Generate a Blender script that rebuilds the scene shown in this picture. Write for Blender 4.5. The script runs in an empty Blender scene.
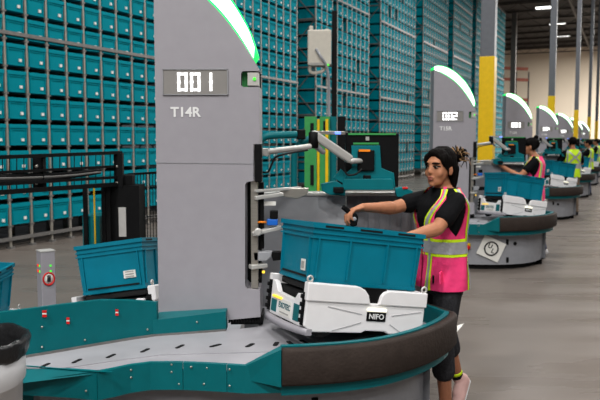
import bpy, bmesh, math, random
from mathutils import Vector, Matrix, Euler

# ------------------------------------------------------------------ camera, world, light, exposure
random.seed(7)
PI = math.pi
S = bpy.context.scene
C = S.collection
F = 720.0; CH = 1.66; PITCH = math.atan(60 / 720.0)

cam_d = bpy.data.cameras.new('camera'); cam = bpy.data.objects.new('camera', cam_d); C.objects.link(cam)
cam.location = (0, 0, CH); cam.rotation_euler = (PI / 2 - PITCH, 0, 0)
cam_d.sensor_width = 36; cam_d.lens = 36 * F / 600; cam_d.clip_end = 400
cam_d.dof.use_dof = True; cam_d.dof.focus_distance = 3.9; cam_d.dof.aperture_fstop = 4.5
S.camera = cam

W = bpy.data.worlds.new('world'); S.world = W; W.use_nodes = True
W.node_tree.nodes['Background'].inputs[0].default_value = (0.86, 0.93, 1.0, 1)
W.node_tree.nodes['Background'].inputs[1].default_value = 0.07
S.view_settings.view_transform = 'Standard'; S.view_settings.look = 'None'
S.view_settings.exposure = 0.0; S.view_settings.gamma = 1.0; S.view_settings.use_curve_mapping = False

AISLE = Vector((327 / 720.0, 1, 0)).normalized()          # direction in which racks and stations run
PERP = Vector((-AISLE.y, AISLE.x, 0))                      # away from the aisle, into the racks
THETA = math.atan2(AISLE.x, AISLE.y)
CEIL = 12.2

def high_bay(u, v, z=11.3, watt=620.0):
    """position of a ceiling lamp, u along the aisle, v to the right of it, in metres"""
    p = AISLE * u - PERP * v
    return Vector((p.x, p.y, z)), watt
LAMPS = []
for u in (-12, -4, 3, 10, 18, 28, 40, 52, 64, 76):
    for v in ((-3.0, 3.5, 10.0) if u < 30 else (3.5, 9.0, 14.5)):
        LAMPS.append(high_bay(u, v, watt=({-3.0: 1.35, 3.5: 0.95, 10.0: 0.6}[v] if u < 30 else 1.0) * {-12: 900.0, -4: 720.0, 3: 260.0, 10: 330.0, 18: 420.0, 28: 420.0, 40: 420.0, 52: 500.0, 64: 2600.0}.get(u, 6500.0)))
for k, (lp, w) in enumerate(LAMPS):
    ld = bpy.data.lights.new('high_bay_light', 'AREA'); ld.shape = 'RECTANGLE'; ld.size = 1.3; ld.size_y = 0.7
    ld.energy = w; ld.color = (1.0, 0.985, 0.96)
    lo = bpy.data.objects.new('high_bay_light', ld); C.objects.link(lo); lo.location = lp - Vector((0, 0, 0.09)); lo.rotation_euler = (0, 0, -THETA)

# ------------------------------------------------------------------ pixel helpers
def at(px, py, Y):
    a = (px - 300) / F; b = (200 - py) / F
    d = Vector((a, math.cos(PITCH) + b * math.sin(PITCH), -math.sin(PITCH) + b * math.cos(PITCH)))
    return Vector((0, 0, CH)) + d * (Y / d.y)
def on(px, py, h):
    a = (px - 300) / F; b = (200 - py) / F
    d = Vector((a, math.cos(PITCH) + b * math.sin(PITCH), -math.sin(PITCH) + b * math.cos(PITCH)))
    return Vector((0, 0, CH)) + d * ((h - CH) / d.z)
def project(p):
    z = p.z - CH; d = p.y * math.cos(PITCH) - z * math.sin(PITCH); u = p.y * math.sin(PITCH) + z * math.cos(PITCH)
    return 300 + F * p.x / d, 200 - F * u / d

# ------------------------------------------------------------------ materials
def lin(c):
    return tuple(((v / 255) / 12.92 if v <= 10 else ((v / 255 + 0.055) / 1.055) ** 2.4) for v in c)
MATS = {}
def mat(name, rgb, rough=0.5, metal=0.0, var=0.10, scale=14.0, bump=0.0, bscale=120.0, emit=None, estr=0.0, alpha=1.0, trans=0.0, stretch=None, coat=0.0, spec=0.35):
    m = bpy.data.materials.new(name); m.use_nodes = True
    nt = m.node_tree; b = nt.nodes['Principled BSDF']
    l = lin(rgb)
    tc = nt.nodes.new('ShaderNodeTexCoord')
    src = tc.outputs['Object']
    if stretch:
        mp = nt.nodes.new('ShaderNodeMapping'); mp.inputs['Scale'].default_value = stretch
        nt.links.new(src, mp.inputs[0]); src = mp.outputs[0]
    nz = nt.nodes.new('ShaderNodeTexNoise'); nz.inputs['Scale'].default_value = scale; nz.inputs['Detail'].default_value = 4
    nt.links.new(src, nz.inputs['Vector'])
    cr = nt.nodes.new('ShaderNodeValToRGB')
    cr.color_ramp.elements[0].position = 0.3; cr.color_ramp.elements[1].position = 0.7
    cr.color_ramp.elements[0].color = tuple(v * (1 - var) for v in l) + (1,)
    cr.color_ramp.elements[1].color = tuple(min(1, v * (1 + var)) for v in l) + (1,)
    nt.links.new(nz.outputs[0], cr.inputs[0]); nt.links.new(cr.outputs[0], b.inputs['Base Color'])
    b.inputs['Specular IOR Level'].default_value = spec; b.inputs['Roughness'].default_value = rough; b.inputs['Metallic'].default_value = metal
    if coat: b.inputs['Coat Weight'].default_value = coat
    if bump:
        n2 = nt.nodes.new('ShaderNodeTexNoise'); n2.inputs['Scale'].default_value = bscale; n2.inputs['Detail'].default_value = 3
        nt.links.new(src, n2.inputs['Vector'])
        bp = nt.nodes.new('ShaderNodeBump'); bp.inputs['Strength'].default_value = bump; bp.inputs['Distance'].default_value = 0.01
        nt.links.new(n2.outputs[0], bp.inputs['Height']); nt.links.new(bp.outputs[0], b.inputs['Normal'])
    if emit:
        b.inputs['Emission Color'].default_value = tuple(emit) + (1,); b.inputs['Emission Strength'].default_value = estr
    if trans: b.inputs['Transmission Weight'].default_value = trans
    MATS[name] = m
    return m
M = MATS
mat('tower_grey', (150, 147, 153), 0.42, var=0.03)
mat('base_grey', (142, 143, 148), 0.45, var=0.05)
mat('panel_grey', (146, 147, 151), 0.5, var=0.06)
mat('curtain_grey', (112, 112, 116), 0.6, var=0.12)
mat('teal_paint', (0, 96, 102), 0.42, var=0.06, spec=0.2)
mat('teal_bin', (0, 112, 134), 0.45, var=0.07, scale=8, spec=0.2)
mat('teal_bin_dark', (0, 84, 96), 0.45, var=0.1)
mat('rack_bin', (0, 128, 142), 0.8, var=0.08, scale=3, spec=0.06)
mat('deck_metal', (160, 159, 164), 0.42, 0.15, var=0.07, scale=6)
mat('brushed_steel', (168, 164, 156), 0.34, 0.75, var=0.10, stretch=(1, 1, 12))
mat('cast_alloy', (190, 188, 184), 0.42, 0.35, var=0.06)
mat('rack_steel', (118, 116, 114), 0.45, 0.4, var=0.12)
mat('rack_post', (150, 145, 136), 0.45, 0.3, var=0.10)
mat('foam_brown', (52, 44, 40), 0.75, spec=0.15, var=0.12, bump=0.35, bscale=60)
mat('black_plastic', (11, 11, 12), 0.6, var=0.15, spec=0.12)
mat('black_matt', (10, 10, 11), 0.7, var=0.15)
mat('dark_slot', (6, 6, 7), 0.9, var=0.1)
mat('robot_white', (226, 224, 225), 0.32, var=0.025)
mat('robot_crease', (176, 175, 177), 0.4, var=0.03)
mat('paper', (222, 220, 214), 0.7, var=0.03)
mat('label_print', (160, 158, 154), 0.7, var=0.25, scale=160)
mat('ink', (30, 30, 32), 0.7)
mat('display_frame', (134, 131, 128), 0.3, var=0.03)
mat('white_letter', (226, 226, 226), 0.5, var=0.02)
mat('led_white', (255, 255, 255), 0.5, emit=(1, 1, 1), estr=1.05)
mat('arc_white', (255, 255, 255), 0.5, emit=(0.86, 1.0, 0.90), estr=2.4)
mat('arc_green', (40, 255, 110), 0.5, emit=(0.0, 0.80, 0.14), estr=1.0)
mat('led_cream', (255, 250, 220), 0.5, emit=(1.0, 0.96, 0.74), estr=1.1)
mat('led_yellow', (255, 200, 40), 0.5, emit=(1.0, 0.62, 0.06), estr=0.9)
mat('led_red', (230, 30, 20), 0.5, emit=(0.9, 0.06, 0.03), estr=0.5)
mat('led_green', (60, 230, 40), 0.5, emit=(0.1, 0.9, 0.08), estr=0.7)
mat('led_blue', (60, 90, 255), 0.5, emit=(0.15, 0.3, 1.0), estr=1.6)
mat('lamp_glow', (255, 255, 255), 0.5, emit=(1, 0.99, 0.95), estr=5.0)
mat('red_plastic', (196, 26, 24), 0.4)
mat('yellow_plastic', (222, 180, 10), 0.45)
mat('blue_plastic', (20, 96, 190), 0.4)
mat('orange_plastic', (236, 130, 20), 0.45)
mat('green_panel', (52, 142, 74), 0.5, var=0.1)
mat('monitor_teal', (0, 104, 112), 0.45, var=0.06, spec=0.2)
mat('column_grey', (98, 100, 106), 0.5, var=0.06)
mat('column_yellow', (226, 184, 8), 0.45, var=0.05)
mat('orange_beam', (116, 52, 30), 0.5)
mat('box_white', (196, 190, 178), 0.5, var=0.04)
mat('can_grey', (206, 206, 208), 0.4, var=0.03)
mat('liner', (26, 26, 27), 0.30, var=0.25, bump=0.6, bscale=28)
mat('skin', (172, 116, 86), 0.55, spec=0.25, var=0.05, scale=30)
mat('skin_leg', (150, 98, 72), 0.5, var=0.05, scale=30)
mat('lips', (140, 72, 66), 0.45)
mat('hair_black', (12, 9, 8), 0.7, spec=0.06, var=0.5, scale=40, bump=0.6, bscale=90, stretch=(1, 1, 0.2))
mat('hair_tip', (138, 106, 70), 0.5, var=0.4, scale=60)
mat('tee_black', (15, 15, 17), 0.9, spec=0.1, var=0.2, bump=0.3, bscale=30)
mat('trousers_grey', (44, 44, 47), 0.9, spec=0.1, var=0.35, scale=90, bump=0.3, bscale=40)
mat('denim', (40, 50, 84), 0.85, var=0.2, scale=60)
mat('khaki', (116, 100, 84), 0.85, var=0.15)
mat('vest_pink', (240, 58, 120), 0.7, var=0.08, bump=0.5, bscale=22)
mat('vest_lime', (190, 226, 30), 0.7, var=0.06, bump=0.5, bscale=22)
mat('tape_lime', (206, 236, 20), 0.6, var=0.05)
mat('tape_silver', (162, 162, 166), 0.45, 0.2, var=0.06, bump=0.3, bscale=40)
mat('shoe_pink', (206, 166, 160), 0.7, var=0.08)
mat('eye_white', (120, 106, 96), 0.6, spec=0.1)
mat('iris', (16, 10, 8), 0.6, spec=0.1)

# concrete floor: worn, polished in cloudy patches
m = mat('concrete', (111, 103, 97), 0.3, var=0.10, scale=0.6, spec=0.07)
nt = m.node_tree; b = nt.nodes['Principled BSDF']
tc = nt.nodes.new('ShaderNodeTexCoord')
mp = nt.nodes.new('ShaderNodeMapping'); mp.inputs['Rotation'].default_value = (0, 0, 0.5); mp.inputs['Scale'].default_value = (0.35, 1.6, 1)
nz = nt.nodes.new('ShaderNodeTexNoise'); nz.inputs['Scale'].default_value = 1.4; nz.inputs['Detail'].default_value = 6
nt.links.new(tc.outputs['Object'], mp.inputs[0]); nt.links.new(mp.outputs[0], nz.inputs['Vector'])
rr = nt.nodes.new('ShaderNodeMapRange'); rr.inputs['From Min'].default_value = 0.3; rr.inputs['From Max'].default_value = 0.7
rr.inputs['To Min'].default_value = 0.22; rr.inputs['To Max'].default_value = 0.40
nt.links.new(nz.outputs[0], rr.inputs['Value']); nt.links.new(rr.outputs[0], b.inputs['Roughness'])
old = b.inputs['Base Color'].links[0].from_socket
mx = nt.nodes.new('ShaderNodeMix'); mx.data_type = 'RGBA'; mx.blend_type = 'MULTIPLY'; mx.inputs[0].default_value = 0.55
cr = nt.nodes.new('ShaderNodeValToRGB'); cr.color_ramp.elements[0].position = 0.32; cr.color_ramp.elements[0].color = (0.80, 0.78, 0.76, 1)
cr.color_ramp.elements[1].position = 0.66; cr.color_ramp.elements[1].color = (1, 1, 1, 1)
nt.links.new(nz.outputs[0], cr.inputs[0]); nt.links.new(old, mx.inputs[6]); nt.links.new(cr.outputs[0], mx.inputs[7]); nt.links.new(mx.outputs[2], b.inputs['Base Color'])
mat('beige_wall', (204, 190, 170), 0.8, var=0.04, scale=0.3)
mat('ceiling_dark', (36, 33, 31), 0.8, var=0.2, scale=0.4)
mat('truss_dark', (46, 42, 40), 0.6, var=0.2)

# ------------------------------------------------------------------ mesh helpers
class MB:
    def __init__(s): s.bm = bmesh.new(); s.mi = 0
    def _tag(s, faces):
        for f in faces: f.material_index = s.mi
    def quadbox(s, P):                      # 8 points: bottom 4 ccw, top 4 ccw
        v = [s.bm.verts.new(p) for p in P]
        fs = []
        for q in ((3, 2, 1, 0), (4, 5, 6, 7), (0, 1, 5, 4), (1, 2, 6, 5), (2, 3, 7, 6), (3, 0, 4, 7)):
            fs.append(s.bm.faces.new([v[i] for i in q]))
        s._tag(fs); return s
    def box(s, c, sz, rot=None, bev=0.0):
        c = Vector(c); h = Vector(sz) / 2
        P = [Vector((x * h.x, y * h.y, z * h.z)) for z in (-1, 1) for x, y in ((-1, -1), (1, -1), (1, 1), (-1, 1))]
        if rot is not None: P = [rot @ p for p in P]
        if bev <= 0: return s.quadbox([c + p for p in P])
        t = bmesh.new(); v = [t.verts.new(c + p) for p in P]
        for q in ((3, 2, 1, 0), (4, 5, 6, 7), (0, 1, 5, 4), (1, 2, 6, 5), (2, 3, 7, 6), (3, 0, 4, 7)): t.faces.new([v[i] for i in q])
        bmesh.ops.bevel(t, geom=t.edges[:], offset=bev, segments=2, affect='EDGES', profile=0.5)
        s.absorb(t); return s
    def absorb(s, t):
        mp = {}
        for v in t.verts: mp[v] = s.bm.verts.new(v.co)
        for f in t.faces:
            try: g = s.bm.faces.new([mp[v] for v in f.verts]); g.material_index = s.mi; g.smooth = f.smooth
            except ValueError: pass
        t.free()
    def prism(s, pts, vec, bev=0.0):        # closed polygon extruded by vec
        t = bmesh.new()
        v = [t.verts.new(p) for p in pts]
        f = t.faces.new(v); r = bmesh.ops.extrude_face_region(t, geom=[f])
        for e in r['geom']:
            if isinstance(e, bmesh.types.BMVert): e.co += Vector(vec)
        bmesh.ops.recalc_face_normals(t, faces=t.faces[:])
        if bev: bmesh.ops.bevel(t, geom=t.edges[:], offset=bev, segments=2, affect='EDGES', profile=0.5)
        s.absorb(t); return s
    def bar(s, a, b_, w, h=None, up=(0, 0, 1), bev=0.0):
        a = Vector(a); b_ = Vector(b_); d = b_ - a; L = d.length; d.normalize()
        u = Vector(up); x = d.cross(u)
        if x.length < 1e-4: x = d.cross(Vector((1, 0, 0)))
        x.normalize(); z = x.cross(d)
        R = Matrix((x, d, z)).transposed()
        return s.box((a + b_) / 2, (w, L, h or w), R, bev)
    def tube(s, pts, r, seg=8, caps=True, smooth=True):
        pts = [Vector(p) for p in pts]; n = len(pts)
        rad = r if isinstance(r, (list, tuple)) else [r] * n
        rings = []; ref = None
        for i, p in enumerate(pts):
            d = (pts[min(i + 1, n - 1)] - pts[max(i - 1, 0)]).normalized()
            if ref is None: ref = d.orthogonal().normalized()
            ref = (ref - d * ref.dot(d)).normalized(); q = d.cross(ref)
            rings.append([s.bm.verts.new(p + (ref * math.cos(2 * PI * k / seg) + q * math.sin(2 * PI * k / seg)) * rad[i]) for k in range(seg)])
        fs = []
        for i in range(n - 1):
            for k in range(seg):
                f = s.bm.faces.new((rings[i][k], rings[i][(k + 1) % seg], rings[i + 1][(k + 1) % seg], rings[i + 1][k])); f.smooth = smooth; fs.append(f)
        if caps: fs.append(s.bm.faces.new(rings[0][::-1])); fs.append(s.bm.faces.new(rings[-1]))
        s._tag(fs); return s
    def loft(s, rings, caps=True, smooth=True, closed=True):
        rv = [[s.bm.verts.new(p) for p in r] for r in rings]; n = len(rv[0]); fs = []
        for i in range(len(rv) - 1):
            for k in range(n if closed else n - 1):
                f = s.bm.faces.new((rv[i][k], rv[i][(k + 1) % n], rv[i + 1][(k + 1) % n], rv[i + 1][k])); f.smooth = smooth; fs.append(f)
        if caps and closed: fs.append(s.bm.faces.new(rv[0][::-1])); fs.append(s.bm.faces.new(rv[-1]))
        s._tag(fs); return s
    def lathe(s, c, prof, seg=24, axis=None):
        c = Vector(c); R = axis if axis is not None else Matrix.Identity(3)
        s.loft([[c + R @ Vector((r * math.cos(2 * PI * k / seg), r * math.sin(2 * PI * k / seg), z)) for k in range(seg)] for r, z in prof])
        return s
    def ellip(s, c, r, rot=None, seg=14, rings=9):
        c = Vector(c); R = rot if rot is not None else Matrix.Identity(3)
        L = []
        for i in range(1, rings):
            t = PI * i / rings
            L.append([c + R @ Vector((r[0] * math.sin(t) * math.cos(2 * PI * k / seg), r[1] * math.sin(t) * math.sin(2 * PI * k / seg), -r[2] * math.cos(t))) for k in range(seg)])
        s.loft(L); return s
    def capsule(s, a, b_, r0, r1, seg=12):
        a = Vector(a); b_ = Vector(b_); d = (b_ - a).normalized(); L = (b_ - a).length
        pts = []; rad = []
        for t in (80, 55, 28, 0): pts.append(a - d * r0 * math.sin(math.radians(t))); rad.append(r0 * math.cos(math.radians(t)))
        for t in (0, 28, 55, 80): pts.append(b_ + d * r1 * math.sin(math.radians(t))); rad.append(r1 * math.cos(math.radians(t)))
        s.tube(pts, rad, seg); return s
    def mesh(s, name, mats):
        me = bpy.data.meshes.new(name)
        bmesh.ops.recalc_face_normals(s.bm, faces=s.bm.faces[:])
        s.bm.to_mesh(me); s.bm.free()
        for q in (mats if isinstance(mats, (list, tuple)) else [mats]): me.materials.append(M[q] if isinstance(q, str) else q)
        return me
    def build(s, name, mats, parent=None):
        if parent is not None:
            bmesh.ops.translate(s.bm, verts=s.bm.verts[:], vec=-ORG.get(parent.name, Vector()))
        me = s.mesh(name, mats)
        return link(name, me, parent)
ORG = {}
def link(name, me, parent=None):
    o = bpy.data.objects.new(name, me); C.objects.link(o)
    if parent is not None:
        o.parent = parent; ORG[o.name] = ORG.get(parent.name, Vector())
    return o
def thing(name, label, cat, loc=(0, 0, 0), group=None, offset=None):
    """empty at the base of a thing; parts are given in world space unless offset=(0,0,0)"""
    o = bpy.data.objects.new(name, None); C.objects.link(o); o.location = loc; o.empty_display_size = 0.1
    ORG[o.name] = Vector(loc) if offset is None else Vector(offset)
    return tag(o, label, cat, group)
def tag(o, label=None, cat=None, group=None, kind=None):
    if label: o['label'] = label
    if cat: o['category'] = cat
    if group: o['group'] = group
    if kind: o['kind'] = kind
    return o
def copy_tree(o, parent=None):
    c = o.copy(); C.objects.link(c); c.parent = parent
    for ch in o.children: copy_tree(ch, c)
    return c
def catmull(P, n=6):
    out = []
    for i in range(len(P) - 1):
        p0 = P[max(i - 1, 0)]; p1 = P[i]; p2 = P[i + 1]; p3 = P[min(i + 2, len(P) - 1)]
        for k in range(n):
            t = k / n
            out.append(0.5 * ((2 * p1) + (p2 - p0) * t + (2 * p0 - 5 * p1 + 4 * p2 - p3) * t * t + (3 * p1 - p0 - 3 * p2 + p3) * t ** 3))
    out.append(P[-1]); return out
def offset2d(P, d):                         # to the right of travel when d > 0
    out = []
    for i, p in enumerate(P):
        t = (P[min(i + 1, len(P) - 1)] - P[max(i - 1, 0)]); t.z = 0; t.normalize()
        out.append(p + Vector((t.y, -t.x, 0)) * d)
    return out
def setz(P, z): return [Vector((p.x, p.y, z)) for p in P]
def text_mesh(s, size, bold=0.0, depth=0.001, shear=0.0, font_scale=(1, 1)):
    cu = bpy.data.curves.new('txt', 'FONT'); cu.body = s; cu.size = size; cu.offset = bold; cu.extrude = depth; cu.shear = shear
    cu.align_x = 'CENTER'; cu.align_y = 'CENTER'; cu.resolution_u = 3
    o = bpy.data.objects.new('txt', cu); C.objects.link(o)
    dg = bpy.context.evaluated_depsgraph_get(); me = bpy.data.meshes.new_from_object(o.evaluated_get(dg))
    bpy.data.objects.remove(o); bpy.data.curves.remove(cu)
    return me
def put_text(name, s, size, matn, parent, M4, bold=0.0, depth=0.001):
    me = text_mesh(s, size, bold, depth); me.transform(M4)
    me.transform(Matrix.Translation(-ORG.get(parent.name, Vector())))
    me.materials.clear(); me.materials.append(M[matn])
    return link(name, me, parent)
FACE_CAM = Matrix(((1, 0, 0, 0), (0, 0, -1, 0), (0, 1, 0, 0), (0, 0, 0, 1)))   # text plane xy -> xz facing -y

# ------------------------------------------------------------------ the setting
def struct(o): o['kind'] = 'structure'; return o
f = MB()
f.quadbox([(-40, -12, -0.2), (75, -12, -0.2), (75, 130, -0.2), (-40, 130, -0.2), (-40, -12, 0), (75, -12, 0), (75, 130, 0), (-40, 130, 0)])
floor = struct(f.build('floor', 'concrete'))
jm = MB()
a = on(470, 234.5, 0.0005); jd = (on(600, 237, 0.0005) - a).normalized()
jm.bar(a - jd * 6, a + jd * 14, 0.025, 0.002); jm.build('expansion_joint', 'dark_slot', floor)
WALL_U = 88.0
def auv(u, v, z): p = AISLE * u - PERP * v; return Vector((p.x, p.y, z))
w = MB(); w.quadbox([auv(WALL_U, -45, 0), auv(WALL_U, 45, 0), auv(WALL_U + .3, 45, 0), auv(WALL_U + .3, -45, 0), auv(WALL_U, -45, CEIL), auv(WALL_U, 45, CEIL), auv(WALL_U + .3, 45, CEIL), auv(WALL_U + .3, -45, CEIL)])
wall_back = struct(w.build('wall_back', 'beige_wall'))
for v in range(-30, 40, 6):                 # panel joints of the tilt-up wall
    q = MB(); q.bar(auv(WALL_U - .01, v, 0.0), auv(WALL_U - .01, v, CEIL), 0.06, 0.03, up=AISLE); q.build('panel_joint', 'beige_wall', wall_back)
w = MB(); w.quadbox([auv(-14, -45, CEIL), auv(-14, 45, CEIL), auv(WALL_U, 45, CEIL), auv(WALL_U, -45, CEIL), auv(-14, -45, CEIL + .3), auv(-14, 45, CEIL + .3), auv(WALL_U, 45, CEIL + .3), auv(WALL_U, -45, CEIL + .3)])
ceiling = struct(w.build('ceiling', 'ceiling_dark'))
for u in range(30, 88, 4):                  # roof joists and girders
    q = MB()
    q.bar(auv(u, -28, CEIL - .12), auv(u, 28, CEIL - .12), 0.12, 0.14); q.bar(auv(u, -28, CEIL - .75), auv(u, 28, CEIL - .75), 0.10, 0.10)
    for k in range(-28, 28, 2):
        q.bar(auv(u, k, CEIL - .12), auv(u, k + 1, CEIL - .75), 0.04); q.bar(auv(u, k + 1, CEIL - .75), auv(u, k + 2, CEIL - .12), 0.04)
    q.build('roof_truss', 'truss_dark', ceiling)
for v in (-4, 6, 16):
    q = MB(); q.bar(auv(26, v, CEIL - .9), auv(WALL_U - .1, v, CEIL - .9), 0.14, 0.22); q.build('roof_girder', 'truss_dark', ceiling)

# high-bay lamps (those in view are at the far end of the hall)
def lamp_body(p, label):
    t = thing('high_bay_lamp', label, 'lamp', p, 'high-bay ceiling lamps')
    R = Matrix.Rotation(-THETA, 3, 'Z')
    MB().box(p + Vector((0, 0, 0.02)), (1.4, 0.8, 0.12), R, 0.02).build('housing', 'rack_steel', t)
    MB().box(p + Vector((0, 0, -0.05)), (1.3, 0.7, 0.02), R).build('diffuser', 'lamp_glow', t)
    MB().bar(p + Vector((0, 0, 0.07)), Vector((p.x, p.y, CEIL)), 0.02).build('hanger', 'truss_dark', t)
for k, (px, py, words) in enumerate(((545, 7, 'nearest the top edge above the aisle'), (557.5, 24, 'just right of the thick grey column'), (563, 36.5, 'lowest in view, right against the far wall'))):
    lamp_body(on(px, py, 11.6), 'glowing white high-bay lamp on the dark ceiling, ' + words)
for k, (lp, wt) in enumerate(LAMPS):
    q = MB(); R = Matrix.Rotation(-THETA, 3, 'Z'); q.box(lp + Vector((0, 0, 0.02)), (1.4, 0.8, 0.12), R)
    x, y = project(lp) if lp.y > 1 else (-1, -1)
    o = q.build('high_bay_housing', 'rack_steel')
    tag(o, 'housing of a high-bay lamp overhead, outside the picture', 'lamp', 'overhead lamps out of frame')

# ------------------------------------------------------------------ racks
PX0 = 0.454; XOFF = -9.41
def rack_pt(z, depth=0.0, h=0.0):
    p = Vector((PX0 * z + XOFF, z, 0)); d = Vector((PX0, 1, 0)).normalized()
    q = p + Vector((-d.y, d.x, 0)) * depth; q.z = h; return q
RD = Vector((PX0, 1, 0)).normalized(); RP = Vector((-RD.y, RD.x, 0))
COLZ = 0.397; NCOL = 11; ROW0 = 0.36; ROWP = 0.406; NROW = 26; RTOP = 11.1
starts = [10.553 + 5.60 * k for k in range(8)]
def rack_bin_mesh():
    q = MB(); w, h, d = 0.375, 0.325, 0.60        # x along the aisle, y into the rack, z up; origin front bottom centre
    tp = 0.012
    P = [(-w / 2 + tp, 0.012, 0), (w / 2 - tp, 0.012, 0), (w / 2 - tp, d - .01, 0), (-w / 2 + tp, d - .01, 0), (-w / 2, 0.004, h), (w / 2, 0.004, h), (w / 2, d, h), (-w / 2, d, h)]
    q.quadbox(P)
    q.box((0, 0.0, h - 0.03), (w, 0.022, 0.06)); q.box((0, 0.003, h - 0.085), (w - .01, 0.016, 0.012))
    for s in (-1, 1): q.box((s * (w / 2 - 0.03), 0.004, h / 2 - .03), (0.012, 0.016, h - 0.08))
    q.box((0, 0.004, 0.012), (w - .03, 0.016, 0.02))
    q.mi = 1; q.box((0.085, 0.003, 0.085), (0.05, 0.014, 0.045))
    return q.mesh('bin_body', ['rack_bin', 'paper'])
BINM = rack_bin_mesh()
RROT = Matrix((RD, RP, Vector((0, 0, 1)))).transposed().to_4x4()
spots = []
for bi, z0 in enumerate(starts):
    for c in range(NCOL):
        for r in range(NROW):
            if bi >= 1 and random.random() < 0.025: continue
            p = rack_pt(z0 + COLZ * (c + 0.5), -0.012, ROW0 + ROWP * r)
            pc = p + Vector((0, 0, 0.16)); x, y = project(pc)
            vis = (-14 < x < 600) and (-12 < y < 250) and not (163 < x < 254)
            if 445 < x < 471 and y > 70: vis = False
            if 340 < x < 400 and y > 135: vis = False
            size = 1.0 / pc.y
            spots.append((vis, size, bi, c, r, p))
cand = sorted([s for s in spots if s[0]], key=lambda s: -s[1])[:300]
cset = set((s[2], s[3], s[4]) for s in cand)
ORD = ['first', 'second', 'third', 'fourth', 'fifth', 'sixth', 'seventh', 'eighth', 'ninth', 'tenth', 'eleventh', 'twelfth', 'thirteenth', 'fourteenth', 'fifteenth', 'sixteenth', 'seventeenth', 'eighteenth', 'nineteenth', 'twentieth']
WHERE = ['left of near tower', 'right of near tower', 'behind black pole', 'behind the monitor', 'farther on']
for s in cand:
    o = bpy.data.objects.new('rack_bin', BINM); C.objects.link(o)
    o.matrix_world = Matrix.Translation(s[5]) @ RROT
    row = ORD[s[4]] if s[4] < 20 else 'upper'
    col = ORD[s[3] - 1] + ' column' if (s[2] == 0 and s[3] > 0) else ('column at picture edge' if s[2] == 0 else ORD[s[3]] + ' column')
    tag(o, 'teal rack bin, %s row, %s, rack %s' % (row, col, WHERE[min(s[2], 4)]), 'bin', 'teal bins stored in the racks')
rest = bmesh.new()
def add_simple_bin(bm, p, depth_off=0.0):
    w, h, d = 0.375, 0.325, 0.60
    def pt(x, y, z): return p + RD * x + RP * (y + depth_off) + Vector((0, 0, z))
    def bx(x0, x1, y0, y1, z0, z1, mi, tp=0.0):
        v = [bm.verts.new(pt(x, y, z)) for x, y, z in ((x0 + tp, y0 + tp, z0), (x1 - tp, y0 + tp, z0), (x1 - tp, y1, z0), (x0 + tp, y1, z0), (x0, y0, z1), (x1, y0, z1), (x1, y1, z1), (x0, y1, z1))]
        for q in ((3, 2, 1, 0), (4, 5, 6, 7), (0, 1, 5, 4), (1, 2, 6, 5), (2, 3, 7, 6), (3, 0, 4, 7)):
            fc = bm.faces.new([v[i] for i in q]); fc.material_index = mi
    bx(-w / 2, w / 2, 0.004, d, 0, h, 0, 0.012); bx(-w / 2, w / 2, -0.011, 0.012, h - 0.06, h, 0); bx(0.06, 0.11, -0.004, 0.012, 0.06, 0.108, 1)
for s in spots:
    if (s[2], s[3], s[4]) not in cset: add_simple_bin(rest, s[5])
for bi, z0 in enumerate(starts):            # second bin deep, seen in the open rack ends
    for r in range(NROW):
        for c in (0, 10): add_simple_bin(rest, rack_pt(z0 + COLZ * (c + .5), 0.03, ROW0 + ROWP * r), 0.66)
me = bpy.data.meshes.new('far_rack_bins'); rest.to_mesh(me); rest.free(); me.materials.append(M['rack_bin']); me.materials.append(M['paper'])
tag(link('far_rack_bins', me), 'teal bins filling the high and far racks', 'bins', None, 'stuff')

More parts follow.
